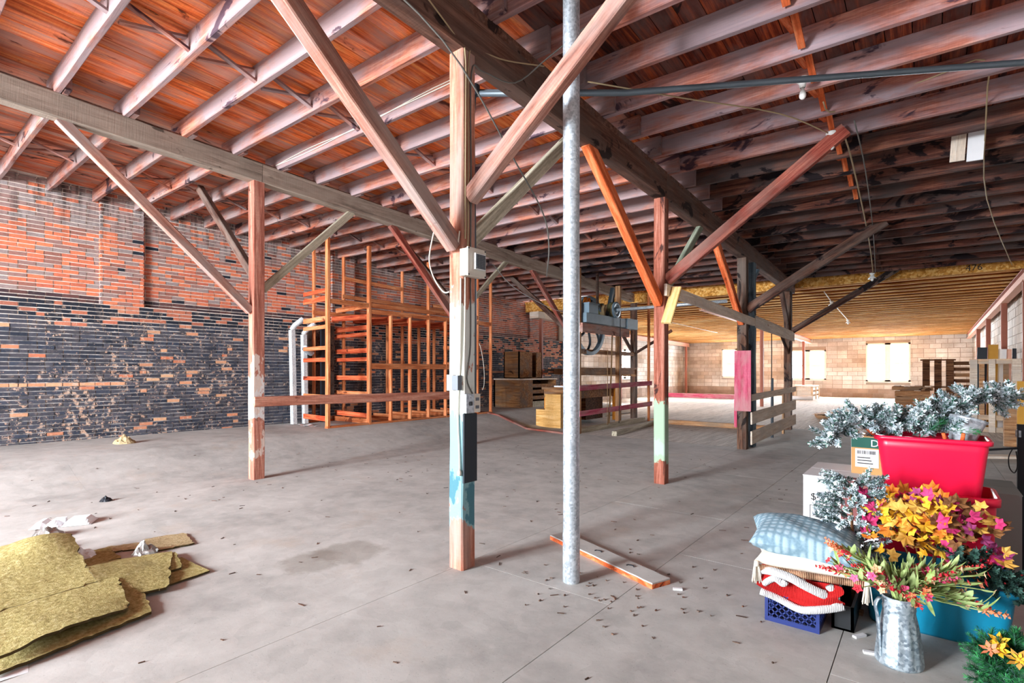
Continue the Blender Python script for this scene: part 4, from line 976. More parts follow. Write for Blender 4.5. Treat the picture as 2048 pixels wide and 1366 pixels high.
pallet('pallet', 'pallet laid flat as a low table, four pale boards on top', T((-.95, 21.9, .85)), 1.1, 1.0, 4, M['pale_board'], M['crate_wood'], .16)
sb_ = thing('plank_stack', 'brown crate carrying the low table pallet', 'crate', (-.5, 22.3, 0))
MB().box(-.85, .05, 22.0, 22.8, 0, .85).obj('body', M['crate_wood'], sb_)
for k in range(4): MB().box(-.87, .07, 21.97, 22.0, .04+.21*k, .22+.21*k).obj('plank', M['crate_wood'], sb_)
fp = pallet('pallet', 'dark pallet lying on the bright floor under cardboard', T((-2.75, 18.9, 0)) @ RZ(.2), 1.2, 1.0, 6, M['pallet_dark'], M['crate_wood'])
tag(MB().grid(lambda u, v: (-2.9+1.45*u+.15*v, 18.8+1.15*v+.3*u, .14+.03*u*v+.012*math.sin(7*u)), 8, 4).obj('cardboard_sheet', M['cardboard']), 'flattened brown cardboard sheet lying on the dark floor pallet', 'cardboard')
cr = thing('shipping_crate', 'pale pine shipping crate with slatted side under the middle far window', 'crate', (-5.2, 32, 0))
for k in range(3): MB().box(-5.62, -4.75, 31.5, 31.54, .02+.22*k, .23+.22*k).obj('front_board', M['pale_board'], cr)
for x in (-5.58, -4.79): MB().box(x-.05, x+.05, 31.47, 31.5, 0, .69).obj('batten', M['pallet_light'], cr)
for k in range(3): MB().box(-4.77, -4.74, 31.5, 33.3, .05+.23*k, .18+.23*k).obj('slat', M['pale_board'], cr)
for y in (32.3, 33.25): MB().box(-4.74, -4.70, y-.04, y+.04, 0, .68).obj('batten', M['pallet_light'], cr)
MB().box(-5.62, -5.58, 31.54, 33.3, 0, .68).obj('back_board', M['crate_wood'], cr)
for k in range(5): MB().box(-5.64, -4.72, 31.48+.365*k, 31.83+.365*k, .69, .73).obj('lid_board', M['pale_board'], cr)
tag(MB().tube([(-5.7, 30.9, .1), (-4.7, 31.1, .1)], .1, 14).obj('paper_roll', M['paper'], None, True), 'white roll lying on the floor before the shipping crate', 'roll')
tag(MB().box(1.2, 1.5, 14.3, 14.5, 0, 1.06).obj('stub_post', M['crate_wood']), 'brown boxed timber stub beside the upright pale pallet', 'timber')
tag(MB().box(1.12, 1.6, 14.15, 14.65, 1.06, 1.10).obj('cap_board', M['pale_board']), 'pale cap board on the boxed timber stub', 'board')
tag(MB().box(0, .9, -.01, .01, 0, 1.33).obj('leaning_board', M['mustard'], None, False, T((1.22, 12.6, 0)) @ RZ(.1)), 'mustard coloured sheet standing beyond the black steel stand', 'sheet')
tag(MB().box(-.55, .55, -.12, .12, -.02, .02).obj('loose_board', M['pale_board'], None, False, T((.75, 12.2, .02)) @ RZ(.6)), 'loose pale board on the floor beside the mustard sheet', 'board')
bs = thing('steel_stand', 'black steel folding stand at the edge of the pile of totes', 'stand', (.6, 5.5, 0))
for x, y in ((.555, 5.47), (1.15, 5.75)): MB().bar((x, y, 0), (x, y, 1.10), .05, .045, (0, 1, 0)).obj('leg', M['black_iron'], bs)
MB().bar((.53, 5.46, 1.03), (1.2, 5.77, 1.03), .04, .05).obj('top_bar', M['galv'], bs)
MB().bar((.555, 5.47, .52), (.30, 5.95, .36), .02, .05).obj('strut', M['black_iron'], bs)
MB().bar((.555, 5.50, .25), (1.15, 5.78, .25), .03, .05).obj('cross_bar', M['black_iron'], bs)
MB().bar((.56, 5.5, .92), (.30, 5.1, .925), .015, .015).obj('tie_rod', M['black_iron'], bs)
cable('cord_loop', [(.50, 5.4, .92), (.475, 5.36, .86), (.48, 5.37, .78), (.51, 5.4, .74), (.53, 5.43, .80), (.52, 5.42, .90)], .004, M['black'], 'thin black cord loop hanging from the steel stand', 'cord')

# ================================================================ FLOOR LITTER
def sheet(name, c, zfn, th, mat, label, cat, nu=16, nv=12, jag=.012, edge=None):
    """four corners (x, y) bent by zfn(u, v); torn edges, real thickness"""
    c = [Vector((p[0], p[1], 0)) for p in c]
    def pt(u, v):
        p = (c[0]*(1-u)+c[1]*u)*(1-v)+(c[3]*(1-u)+c[2]*u)*v
        if u in (0, 1) or v in (0, 1):
            q = p*23; p = p+Vector((mnoise.noise(q), mnoise.noise(q+Vector((9, 3, 1))), 0))*jag*2
        z = zfn(u, v)+.004*mnoise.noise(Vector((p.x*9, p.y*9, 2)))
        return Vector((p.x, p.y, z))
    mb = MB(); top = [[pt(i/nu, j/nv) for i in range(nu+1)] for j in range(nv+1)]
    dz = Vector((0, 0, th)); vs = [p+dz for r in top for p in r]+[p for r in top for p in r]; N = (nu+1)*(nv+1); w = nu+1
    ft = [(j*w+i, j*w+i+1, (j+1)*w+i+1, (j+1)*w+i) for j in range(nv) for i in range(nu)]
    mb.add(vs, ft); mb.f += [tuple(k+N for k in f[::-1]) for f in ft]; mb.mi += [0]*len(ft)
    loop = [i for i in range(w)]+[j*w+nu for j in range(1, nv+1)]+[nv*w+i for i in range(nu-1, -1, -1)]+[j*w for j in range(nv-1, 0, -1)]
    for a, b in zip(loop, loop[1:]+loop[:1]): mb.f.append((a, a+N, b+N, b)); mb.mi.append(1)
    return tag(mb.obj(name, [mat, edge or mat]), label, cat)
ce = M['carpet_edge']
sheet('carpet_piece', [(-3.55, .40), (-3.72, 1.12), (-4.75, 1.28), (-5.35, .30)], lambda u, v: .012+.05*math.sin(PI*u)*v+.02*v, .016, M['carpet'], 'largest mustard carpet offcut, lowest of the heap', 'carpet', 22, 18, edge=ce)
sheet('carpet_piece', [(-3.62, .44), (-3.80, 1.02), (-4.35, 1.10), (-4.6, .40)], lambda u, v: .045+.035*math.sin(PI*(.15+.85*u))*(1-v)+.03*v, .016, M['carpet'], 'mustard carpet offcut folded double over the lowest piece', 'carpet', 18, 14, edge=ce)
sheet('carpet_piece', [(-4.18, .10), (-4.35, .98), (-5.45, 1.06), (-5.6, .35)], lambda u, v: .078+.10*math.exp(-((v-.85)/.28)**2)*math.exp(-((u-.78)/.34)**2)+.04*v, .016, M['carpet'], 'mustard carpet offcut rucked up into a peak', 'carpet', 20, 20, edge=ce)
sheet('carpet_piece', [(-4.12, .98), (-4.02, 1.30), (-4.80, 1.58), (-5.02, 1.00)], lambda u, v: .022+.075*(1-(2*v-1)**2)*(.4+.6*(1-u))*(1-.5*u), .016, M['carpet'], 'curled mustard carpet offcut beside the peaked one', 'carpet', 18, 14, edge=ce)
sheet('carpet_piece', [(-4.10, 1.18), (-4.18, 1.62), (-4.66, 1.60), (-4.62, 1.15)], lambda u, v: .004, .012, M['carpet'], 'flat yellow carpet backing sheet sticking out of the heap', 'carpet', 10, 8, .002, edge=ce)
sheet('carpet_piece', [(-4.32, 1.30), (-4.38, 1.50), (-4.78, 1.60), (-4.80, 1.38)], lambda u, v: .020+.03*v*(1-v), .014, M['carpet'], 'small torn mustard carpet scrap on the yellow backing sheet', 'carpet', 10, 8, edge=ce)
sheet('carpet_piece', [(-5.05, 1.02), (-4.98, 1.28), (-5.36, 1.30), (-5.42, 1.08)], lambda u, v: .003+.012*u, .012, M['carpet'], 'small mustard carpet scrap behind the peaked offcut', 'carpet', 10, 8, edge=ce)
sheet('carpet_piece', [(-5.00, 1.50), (-4.96, 1.80), (-5.36, 1.86), (-5.42, 1.56)], lambda u, v: .003, .012, M['carpet_tan'], 'square tan carpet scrap lying alone on the floor', 'carpet', 10, 8, edge=ce)
sheet('carpet_piece', [(-5.26, 1.26), (-5.16, 1.52), (-5.34, 1.56), (-5.44, 1.30)], lambda u, v: .003, .010, M['carpet_tan'], 'thin tan carpet strip beside the square tan scrap', 'carpet', 10, 6, .02, edge=ce)
fc = thing('foam_box', 'white foam takeaway box lying open on the floor', 'food box', (-6.8, 1.2, 0))
ax = Vector((.45, .89, 0)); bx = Vector((-.85, .45, 0)); o0 = Vector((-6.62, .98, 0))
for k in range(2):
    def fz(u, v, k=k):
        e = min(u, 1-u, v, 1-v); h = .055*smooth(e/.22)-(.03*smooth((.12-abs(u-.5))/.1) if k == 0 else 0)
        p = o0+ax*(.24*k+.235*u)+bx*(.26*v); return (p.x, p.y, .004+h)
    MB().grid(fz, 14, 10).obj('tray_half', M['foam'], fc, False)
p = o0+ax*.22+bx*.12; MB().box(-.03, .03, -.03, .03, 0, .07).obj('latch_tab', M['foam'], fc, False, T(p) @ RZ(1.1))
def crumple(name, x, y, r, h, mat, label, cat, seed):
    def f(u, v):
        a = 2*PI*u; rr = r*v*(1+.4*mnoise.noise(Vector((math.cos(a)*2, math.sin(a)*2, seed))))
        z = h*(1-v)**.7*(1+.8*mnoise.noise(Vector((math.cos(a)*3*v, math.sin(a)*3*v, seed+4))))
        return (x+rr*math.cos(a), y+rr*math.sin(a), ZF(x, y)+.002+max(0, z))
    return tag(MB().grid(f, 18, 7).obj(name, mat), label, cat)
crumple('foil_scrap', -6.22, 1.05, .13, .09, M['foil'], 'crumpled foil wrapper beside the foam box', 'wrapper', 1)
crumple('foil_scrap', -5.02, 1.46, .09, .09, M['foil'], 'crumpled foil wrapper beside the tan carpet', 'wrapper', 2)
crumple('plastic_bag', -5.75, .95, .20, .06, M['paper'], 'crumpled white plastic bag behind the peaked carpet', 'bag', 3)
crumple('plastic_bag', -5.30, 1.10, .12, .08, M['paper'], 'small crumpled clear bag between the carpet offcuts', 'bag', 4)
crumple('cloth_rag', -10.4, 2.72, .16, .12, M['carpet_tan'], 'tan rag on the floor against the black brick', 'rag', 5)
crumple('rusty_scrap', -7.43, 1.77, .06, .05, M['black_iron'], 'small rusty metal scrap on the floor beyond the foam box', 'scrap', 6)
sheet('paper_sheet', [(-5.1, .35), (-5.0, .75), (-5.55, .85), (-5.7, .40)], lambda u, v: .002+.01*u*v, .001, M['paper'], 'white paper sheet under the edge of the peaked carpet', 'paper', 6, 6, .001)
sheet('paper_sheet', [(-3.50, .34), (-3.50, .52), (-3.72, .55), (-3.75, .36)], lambda u, v: .001, .001, M['paper'], 'white paper sheet poking out before the lowest carpet', 'paper', 6, 6, .001)
for k, (x, y, a, l, lb) in enumerate(((-.22, 3.35, .3, .05, 'white paper slip on the floor by the teal tote'), (-.30, 3.52, 1.0, .04, 'folded white paper slip in the shade by the teal tote'), (-1.34, 3.5, .5, .03, 'small pale chip of rubble beside the end of the brown plank'))):
    tag(MB().box(-l, l, -.012, .012, 0, .012).obj('floor_chip', M['paper'], None, False, T((x, y, .001)) @ RZ(a)), lb, 'scrap')
litter = []
mb = MB()
for _ in range(300):
    x = R.uniform(-9, 1); y = R.uniform(.8, 9)
    l = R.uniform(.006, .03); m = T((x, y, ZF(x, y)+.001)) @ RZ(R.uniform(0, 6.3)); mb.box(-l, l, -.003, .003, 0, .004, 0, m)
for _ in range(70):
    a = R.gauss(0, .35); x = -1.6+a; y = 3.3+R.gauss(0, .4)
    l = R.uniform(.003, .012); mb.box(-l, l, -.004, .004, 0, .007, 0, T((x, y, .001)) @ RZ(R.uniform(0, 6.3)))
o = mb.obj('floor_grit', M['post_dark']); tag(o, 'scattered splinters and grit on the dusty floor', 'grit'); o['kind'] = 'stuff'
fb = thing('floor_plank', 'dusty plank with orange broken edges lying behind the flue pipe', 'plank', (-2.0, 3.65, 0))
sa = Vector((-2.60, 3.92, 0)); sbv = Vector((-1.45, 3.48, 0)); d = (sbv-sa).normalized(); nrm = Vector((-d.y, d.x, 0))
def plk(o, hw, z0, z1, mat, nm, seed):
    n = 16; lo = []; hi = []
    for i in range(n+1):
        p = sa+d*((sbv-sa).length*i/n); j = .006*mnoise.noise(Vector((i*.9, seed, 0)))
        lo.append(p+nrm*(-hw+j)); hi.append(p+nrm*(hw+j))
    vs = []; 
    for a, b in zip(lo, hi):
        for z, q in ((z0, a), (z0, b), (z1, b), (z1, a)): vs.append((q.x, q.y, z))
    fs = [(i*4+j, i*4+(j+1) % 4, (i+1)*4+(j+1) % 4, (i+1)*4+j) for i in range(n) for j in range(4)]+[(3, 2, 1, 0), (n*4, n*4+1, n*4+2, n*4+3)]
    MB().add(vs, [f[::-1] for f in fs]).obj(nm, mat, o)
plk(fb, .088, 0, .032, M['timber_orange'], 'core', 2); plk(fb, .086, .031, .042, M['floor'], 'dusty_face', 2)
for t_ in (.45, .75):
    p = sa+d*((sbv-sa).length*t_); MB().tube([(p.x+.03*math.cos(k), p.y+.022*math.sin(k), .046) for k in (0, .8, 1.6, 2.4, 3.2)], .004, 6).obj('rusty_staple', M['black_iron'], fb)

# ================================================================ THE PILE OF TOTES, BOXES AND DECORATIONS
def rrect(L, W_, r, n=5):
    pts = []
    for cx, cy, a0 in ((L/2-r, W_/2-r, 0), (-L/2+r, W_/2-r, PI/2), (-L/2+r, -W_/2+r, PI), (L/2-r, -W_/2+r, 1.5*PI)):
        for k in range(n+1): a = a0+PI/2*k/n; pts.append((cx+r*math.cos(a), cy+r*math.sin(a)))
    return pts
def tote(name, label, m, L, W_, H, mat, taper=.9, rimh=.03):
    o = thing(name, label, 'tote', m.translation)
    def ringz(s_, z, grow=0): return [(x*s_+grow*(1 if x > 0 else -1), y*s_+grow*(1 if y > 0 else -1), z) for x, y in rrect(L, W_, .06)]
    def shell(levels, mb):
        n = len(levels[0]); vs = [p for l in levels for p in l]
        mb.add(vs, [(i*n+j, i*n+(j+1) % n, (i+1)*n+(j+1) % n, (i+1)*n+j) for i in range(len(levels)-1) for j in range(n)])
        return n
    mb = MB(); lv = [ringz(taper*.97, 0), ringz(taper, .015), ringz(.96, H*.8), ringz(.97, H*.82), ringz(.98, H), ringz(.96, H), ringz(.93, H*.8), ringz(taper*.96, .012)]
    n = shell(lv, mb); mb.f.append(tuple(range(n))[::-1]); mb.mi.append(0); k = len(mb.v)-n; mb.f.append(tuple(range(k, k+n))); mb.mi.append(0)
    mb.obj('body', mat, o, True, m)
    mb = MB(); shell([ringz(.975, H-rimh), ringz(1.0, H-rimh, .012), ringz(1.0, H-.006, .014), ringz(1.0, H, .008), ringz(.965, H+.001), ringz(.965, H-.004)], mb)
    mb.obj('rim', mat, o, True, m)
    return o
tote('plastic_tote', 'teal plastic tote behind the zinc pitcher', T((.03, 3.97, 0)), .70, .42, .34, M['teal_tote'], .88)
tote('plastic_tote', 'lower red plastic tote, mostly hidden by autumn leaves', T((.03, 4.52, 0)), .62, .44, .72, M['red_tote'], .92, .05)
tote('plastic_tote', 'upper red plastic tote holding the flocked garland and bucket', T((.015, 4.50, .66)), .58, .42, .41, M['red_tote'], .84)
def carton(name, label, x0, x1, y0, y1, z0, z1, mat, rz=0):
    c = Vector(((x0+x1)/2, (y0+y1)/2, z0)); m = T(c) @ RZ(rz); o = thing(name, label, 'box', c)
    w, d, h = (x1-x0)/2, (y1-y0)/2, z1-z0
    MB().box(-w, w, -d, d, 0, h-.006).obj('body', mat, o, False, m)
    MB().box(-w-.004, w+.004, -d-.004, -.004, h-.007, h).obj('flap', mat, o, False, m); MB().box(-w-.004, w+.004, .002, d+.004, h-.007, h).obj('flap', mat, o, False, m)
    return o, m, w, d, h
o, m, w, d_, h = carton('carton', 'white carton with a maroon patch, price on its front', -.85, .05, 5.15, 5.95, 0, .60, M['cardboard_white'])
MB().box(-w+.28, -w+.62, -d_-.003, -d_-.001, h-.34, h-.01).obj('printed_patch', M['maroon'], o, False, m)
MB().box(-w+.28, -w+.62, -d_-.003, -d_+.10, h-.002, h+.001).obj('printed_patch', M['maroon'], o, False, m)
text('$4', .085, m @ Vector((-w+.055, -d_-.002, h-.21)), (PI/2, 0, 0), M['ink'], o, 'printed_text')
g = MB()
for a, b, c, e in ((-w+.05, -w+.30, h-.26, h-.256), (-w+.05, -w+.054, h-.58, h-.256), (-w+.30, -w+.304, h-.58, h-.256)): g.box(a, b, -d_-.003, -d_-.001, c, e)
g.obj('printed_frame', M['ink'], o, False, m)
o, m, w, d_, h = carton('carton', 'brown carton with green band standing on the white carton', -.53, .02, 5.5, 5.9, .60, .93, M['cardboard'])
MB().box(-w-.0, w, -d_-.003, -d_-.001, h-.10, h-.004).obj('printed_band', M['green_print'], o, False, m)
MB().box(-w-.003, -w-.001, -d_+.02, -d_+.12, .02, h-.02).obj('printed_strip', M['paper'], o, False, m)
MB().box(-w-.005, -w-.003, -d_+.04, -d_+.10, .03, h-.09).obj('printed_strip', M['red_print'], o, False, m)
text('Dept.', .085, m @ Vector((-w+.14, -d_-.003, h-.085)), (PI/2, 0, 0), M['paper'], o, 'printed_text')
text('CM', .06, m @ Vector((-w+.27, -d_-.002, h-.19)), (PI/2, 0, 0), M['ink'], o, 'printed_text')
text('(T-2', .06, m @ Vector((-w+.27, -d_-.002, h-.28)), (PI/2, 0, 0), M['ink'], o, 'printed_text')
lbl = MB().box(-w+.03, -w+.20, -d_-.004, -d_-.001, h-.27, h-.11).obj('shipping_label', M['paper'], o, False, m)
g = MB()
xx = -w+.045
while xx < -w+.18: wd = R.choice((.002, .004, .006)); g.box(xx, xx+wd, -d_-.006, -d_-.004, h-.155, h-.125); xx += wd+R.choice((.003, .005))
for k in range(3): g.box(-w+.045, -w+.14+.01*k, -d_-.006, -d_-.004, h-.19-.025*k, h-.182-.025*k)
g.obj('barcode', M['ink'], lbl, False, m)
carton('carton', 'grey carton in the shade behind the red totes', .12, .50, 4.9, 5.5, 0, .66, M['cardboard_grey'])
# ---- milk crate, blanket, pillows
ck = thing('milk_crate', 'navy plastic lattice crate under the blanket and pillows', 'crate', (-.62, 3.58, 0))
cx0, cx1, cy0, cy1, ch_ = -.76, -.49, 3.42, 3.74, .28
def lattice(mb, p0, u, v, L, H, t=.007, step=.040):
    u = Vector(u); v = Vector(v); p0 = Vector(p0)
    n = int((L+H)/step)+1
    for sgn in (1, -1):
        for k in range(n):
            c = k*step; a = []
            # line x - y = c - H (sgn 1)  or x + y = c
            if sgn == 1:
                x0_ = max(0, c-H); x1_ = min(L, c); y0_ = x0_-(c-H); y1_ = x1_-(c-H)
            else:
                x0_ = max(0, c-H); x1_ = min(L, c); y0_ = c-x0_; y1_ = c-x1_
            if x1_-x0_ < .004: continue
            mb.bar(p0+u*x0_+v*y0_, p0+u*x1_+v*y1_, t, t, u.cross(v))
for p0, u, L in (((cx0, cy0, .02), (1, 0, 0), cx1-cx0), ((cx0, cy1, .02), (1, 0, 0), cx1-cx0), ((cx0, cy0, .02), (0, 1, 0), cy1-cy0), ((cx1, cy0, .02), (0, 1, 0), cy1-cy0)):
    mb = MB(); lattice(mb, p0, u, (0, 0, 1), L, ch_-.05); mb.obj('lattice_side', M['navy'], ck)
mb = MB(); lattice(mb, (cx0, cy0, .012), (1, 0, 0), (0, 1, 0), cx1-cx0, cy1-cy0); mb.obj('lattice_base', M['navy'], ck)
for z0_, z1_, nm in ((0, .028, 'base_band'), (ch_-.035, ch_, 'rim_band')):
    mb = MB()
    for a, b, c, e in ((cx0-.008, cx1+.008, cy0-.008, cy0+.006), (cx0-.008, cx1+.008, cy1-.006, cy1+.008), (cx0-.008, cx0+.006, cy0, cy1), (cx1-.006, cx1+.008, cy0, cy1)): mb.box(a, b, c, e, z0_, z1_)
    mb.obj(nm, M['navy'], ck)
for x in (cx0, cx1):
    for y in (cy0, cy1): MB().box(x-.009, x+.009, y-.009, y+.009, 0, ch_).obj('corner', M['navy'], ck)
bl = thing('crochet_blanket', 'red crochet blanket with white edging spilling over the navy crate', 'blanket', (-.6, 3.45, .28))
def bl_top(u, v):
    x = -.80+.40*u; y = 3.40+.36*v
    return (x, y, .285+.03*math.sin(5*u+2*v)+.02*math.sin(11*v+u))
MB().grid(bl_top, 14, 12).obj('folded_top', M['knit_red'], bl, True)
def bl_front(u, v):
    x = -.79+.42*u+.015*math.sin(9*v); drop = .10+.07*math.sin(PI*u*1.1+.3)+.05*smooth((u-.6)/.4)
    z = .30-drop*v+.01*math.sin(8*u); y = 3.405-.03*math.sin(PI*min(1, v*1.2))-.025*math.sin(7*u+3*v)-.012
    return (x, y, z)
MB().grid(bl_front, 26, 12).obj('hanging_fold', M['knit_red'], bl, True)
def bl_edge(v0, rad, du=0.): return [Vector(bl_front(k/24, v0))+Vector((0, -.012, 0)) for k in range(25)]
MB().tube(bl_edge(1, .02), .022, 8).obj('white_edging', M['knit_white'], bl, True)
MB().tube(curve_pts([(-.79, 3.37, .31), (-.72, 3.345, .325), (-.62, 3.335, .315), (-.55, 3.335, .29), (-.47, 3.345, .262), (-.45, 3.36, .255)], 5), [.015]+[.026]*24+[.014], 8).obj('white_edging', M['knit_white'], bl, True)
MB().tube(curve_pts([(-.76, 3.35, .24), (-.70, 3.33, .29), (-.655, 3.33, .27), (-.64, 3.33, .29)], 5), .018, 8).obj('white_edging', M['knit_white'], bl, True)
MB().tube(curve_pts([(-.43, 3.38, .30), (-.40, 3.39, .24), (-.41, 3.38, .17)], 5), .022, 8).obj('white_edging', M['knit_white'], bl, True)
def pillow(name, label, m, L, W_, Hh, mat, sag=0., pinch=.12):
    o = thing(name, label, 'pillow', m.translation); mb = MB()
    def f(s_):
        def g_(u, v):
            a, b = 2*u-1, 2*v-1; e = (1-abs(a)**2.6)*(1-abs(b)**2.6)
            k = 1-pinch*(1-abs(a))*abs(b)**3-0; k2 = 1-pinch*(1-abs(b))*abs(a)**3
            return m @ Vector((a*L/2*k2, b*W_/2*k, s_*Hh/2*max(0, e)**.45+sag*(a*a)*-.5+.004*math.sin(9*a+5*b)*e))
        return g_
    mb.grid(f(1), 28, 22); mb.grid(lambda u, v: f(-1)(1-u, v), 28, 22)
    mb.obj('cover', mat, o, True)
    return o
axr = math.atan2(.10, .5)
pl = pillow('pillow', 'cream pillow with tassels between the blanket and the blue pillow', T((-.56, 3.58, .365)) @ RZ(axr) @ RY(.05) @ RX(-.05), .58, .42, .13, M['cream'], .02)
def tassel(p, parent):
    MB().tube([p, p+Vector((0, 0, -.03))], [.012, .016], 8).obj('tassel_knot', M['cream'], parent, True)
    mb = MB()
    for k in range(22):
        a = R.uniform(0, 6.28); r = R.uniform(0, .014); q = p+Vector((r*math.cos(a), r*math.sin(a), -.028))
        mb.tube([q, q+Vector((r*.5*math.cos(a), r*.5*math.sin(a), -.05)), q+Vector((r*math.cos(a), r*math.sin(a), -.085-R.uniform(0, .02)))], .0032, 4)
    mb.obj('tassel', M['cream'], parent, True)
tassel(Vector((-.795, 3.325, .375)), pl); tassel(Vector((-.255, 3.42, .362)), pl)
mb = MB()
for k in range(60):
    u = k/59; p = Vector((-.78+.52*u, 3.345+.085*u-.02*math.sin(PI*u), .352+.004*math.sin(PI*u))); mb.tube([p, p+Vector((0, -.012, -.016)), p+Vector((0, -.010, -.035))], .004, 4)
mb.obj('rust_fringe', M['fringe'], pl, True)
pillow('pillow', 'pale blue waffle weave pillow on top of the stack', T((-.575, 3.60, .485)) @ RZ(axr) @ RY(.10) @ RX(.10), .62, .46, .20, M['plaid'], .03)
# ---- black tray and pitcher
tr = MB(); tr.box(-.44, -.33, 3.55, 4.1, 0, .012); tr.box(-.44, -.425, 3.55, 4.1, 0, .14); tr.box(-.345, -.33, 3.55, 4.1, 0, .14); tr.box(-.44, -.33, 3.55, 3.565, 0, .14); tr.box(-.44, -.33, 4.085, 4.1, 0, .14)
tag(tr.obj('black_bin', M['black']), 'low black plastic bin between the navy crate and teal tote', 'bin')
pc = Vector((-.115, 3.34, 0)); pt_ = thing('pitcher', 'fluted zinc pitcher full of wildflowers', 'pitcher', pc)
prof = [(.0, .0), (.100, .0), (.104, .008), (.102, .02), (.098, .06), (.090, .14), (.080, .21), (.071, .26), (.070, .275), (.073, .285), (.070, .295), (.072, .305), (.071, .32), (.076, .345), (.073, .345), (.066, .32), (.06, .2)]
def flute(a, i): return 1+(.030*math.cos(12*a) if 3 <= i <= 6 else 0)
MB().lathe(prof, 72, T(pc), flute=flute).obj('body', M['pitcher'], pt_, True)
ha = Vector((-.78, -.62, 0)); hs = Vector((ha.y, -ha.x, 0))
hp = curve_pts([pc+ha*.070+Vector((0, 0, .325)), pc+ha*.10+Vector((0, 0, .335)), pc+ha*.122+Vector((0, 0, .30)), pc+ha*.112+Vector((0, 0, .24)), pc+ha*.104+Vector((0, 0, .14)), pc+ha*.100+Vector((0, 0, .04))], 5)
vs = []; fs = []
for p in hp:
    for s_, t_ in ((-.011, .002), (.011, .002), (.011, -.003), (-.011, -.003)): vs.append(p+hs*s_+ha*t_)
n = len(hp); fs = [(i*4+j, (i+1)*4+j, (i+1)*4+(j+1) % 4, i*4+(j+1) % 4) for i in range(n-1) for j in range(4)]
MB().add(vs, fs).obj('handle', M['pitcher'], pt_, True)
# ---- plant pieces
def leaf_mesh(name, mat, L=.06, w=.022, lobes=0, curl=.25):
    mb = MB(); n = 6; vs = []; fs = []
    for i in range(n+1):
        t_ = i/n; ww = w*math.sin(PI*min(.98, t_*.92+.06))**.8
        if lobes and i % 2: ww *= 1.45
        z = curl*L*t_*t_
        vs += [(L*t_, -ww, z+.12*ww), (L*t_, 0, z-.10*ww), (L*t_, ww, z+.12*ww)]
    for i in range(n): fs += [(i*3, i*3+3, i*3+4, i*3+1), (i*3+1, i*3+4, i*3+5, i*3+2)]
    return mb.add(vs, fs).mesh(name, mat, True)
def maple_mesh(name, mat, s=.05):
    mb = MB(); pts = []; prof_ = [.4, .8, .66, 1.0, .7, 1.12, .7, 1.0, .66, .8, .4]
    ring_ = [(.02*s, 0, 0)]
    vs = [(0, 0, 0)]
    for i, r in enumerate(prof_):
        a = -2.3+4.6*i/(len(prof_)-1); vs.append((s*(.35+r*math.cos(a)), s*r*math.sin(a), s*.25*r*r*(1 if i % 2 else .2)))
    vs[0] = (s*.35, 0, 0)
    return mb.add(vs, [(0, i, i+1) for i in range(1, len(prof_))]).mesh(name, mat, False)
def flower_mesh(name, mat, r=.021, n=5):
    mb = MB()
    for k in range(n):
        a = 2*PI*k/n; u = Vector((math.cos(a), math.sin(a), 0)); w_ = Vector((-u.y, u.x, 0))
        mb.add([u*r*.1, u*r*.55-w_*r*(.38 if n < 6 else .24)+Vector((0, 0, r*(.25 if n < 6 else .1))), u*r*1.05+Vector((0, 0, r*.3)), u*r*.55+w_*r*(.38 if n < 6 else .24)+Vector((0, 0, r*.25))], [(0, 1, 2, 3)])
    mb.lathe([(r*.22, 0), (r*.2, r*.25), (0, r*.32)], 6)
    return mb.mesh(name, mat, False)
def spike_mesh(name, mat, L=.085):
    mb = MB()
    for k in range(16):
        t_ = k/15; a = k*2.4; r = .019*(1-.55*t_); u = Vector((math.cos(a), math.sin(a), .9)).normalized(); p = Vector((0, 0, L*t_)); s_ = Vector((-math.sin(a), math.cos(a), 0))*.008
        mb.add([p, p+u*r*.7-s_, p+u*r*1.4, p+u*r*.7+s_], [(0, 1, 2, 3)])
    return mb.mesh(name, mat, False)
def sprig_mesh(name, mats, L=.13, n=90, nl=.032, frac=.3, seed=1, w=.0035):
    rr = random.Random(seed); mb = MB(); mb.tube([(0, 0, 0), (0, 0, L)], .003, 4, 1)
    for k in range(n):
        t_ = rr.random()**.8; a = rr.uniform(0, 6.283); u = Vector((math.cos(a), math.sin(a), rr.uniform(.45, 1.1))).normalized()
        p = Vector((0, 0, L*t_)); l = nl*rr.uniform(.7, 1.15)*(1-.35*t_); s_ = u.cross(Vector((0, 0, 1))).normalized()*w
        mb.add([p-s_*.6, p+s_*.6, p+u*l+s_, p+u*l*1.08, p+u*l-s_], [(0, 1, 2, 3, 4)], 1 if rr.random() < frac else 0)
    return mb.mesh(name, mats)
def aim(p, d, s=1., roll=None):
    q = Vector(d).to_track_quat('Z', 'Y').to_matrix().to_4x4()
    return T(p) @ q @ RZ(R.uniform(0, 6.3) if roll is None else roll) @ Matrix.Scale(s, 4)
FL = [sprig_mesh('flocked_sprig', [M['flock'], M['needle']], seed=k, n=130) for k in (1, 2, 3)]
DK = [sprig_mesh('dark_sprig', [M['needle_dark'], M['needle']], seed=k, frac=.25, n=110) for k in (4, 5)]
GN = [sprig_mesh('green_sprig', [M['needle_green'], M['needle']], seed=k, frac=.25, n=150, L=.12, nl=.05, w=.0016) for k in (6, 7)]
ga = thing('flocked_garland', 'snow flocked pine garland heaped in the upper red tote', 'garland', (0, 4.5, 1.1))
path = curve_pts([(-.50, 4.15, 1.03), (-.40, 4.32, 1.16), (-.22, 4.38, 1.15), (-.05, 4.46, 1.15), (.08, 4.6, 1.20), (.20, 4.85, 1.27), (.36, 5.2, 1.30), (.52, 5.55, 1.30)], 8)
MB().tube(path, .008, 6).obj('stem', M['needle_dark'], ga, True)
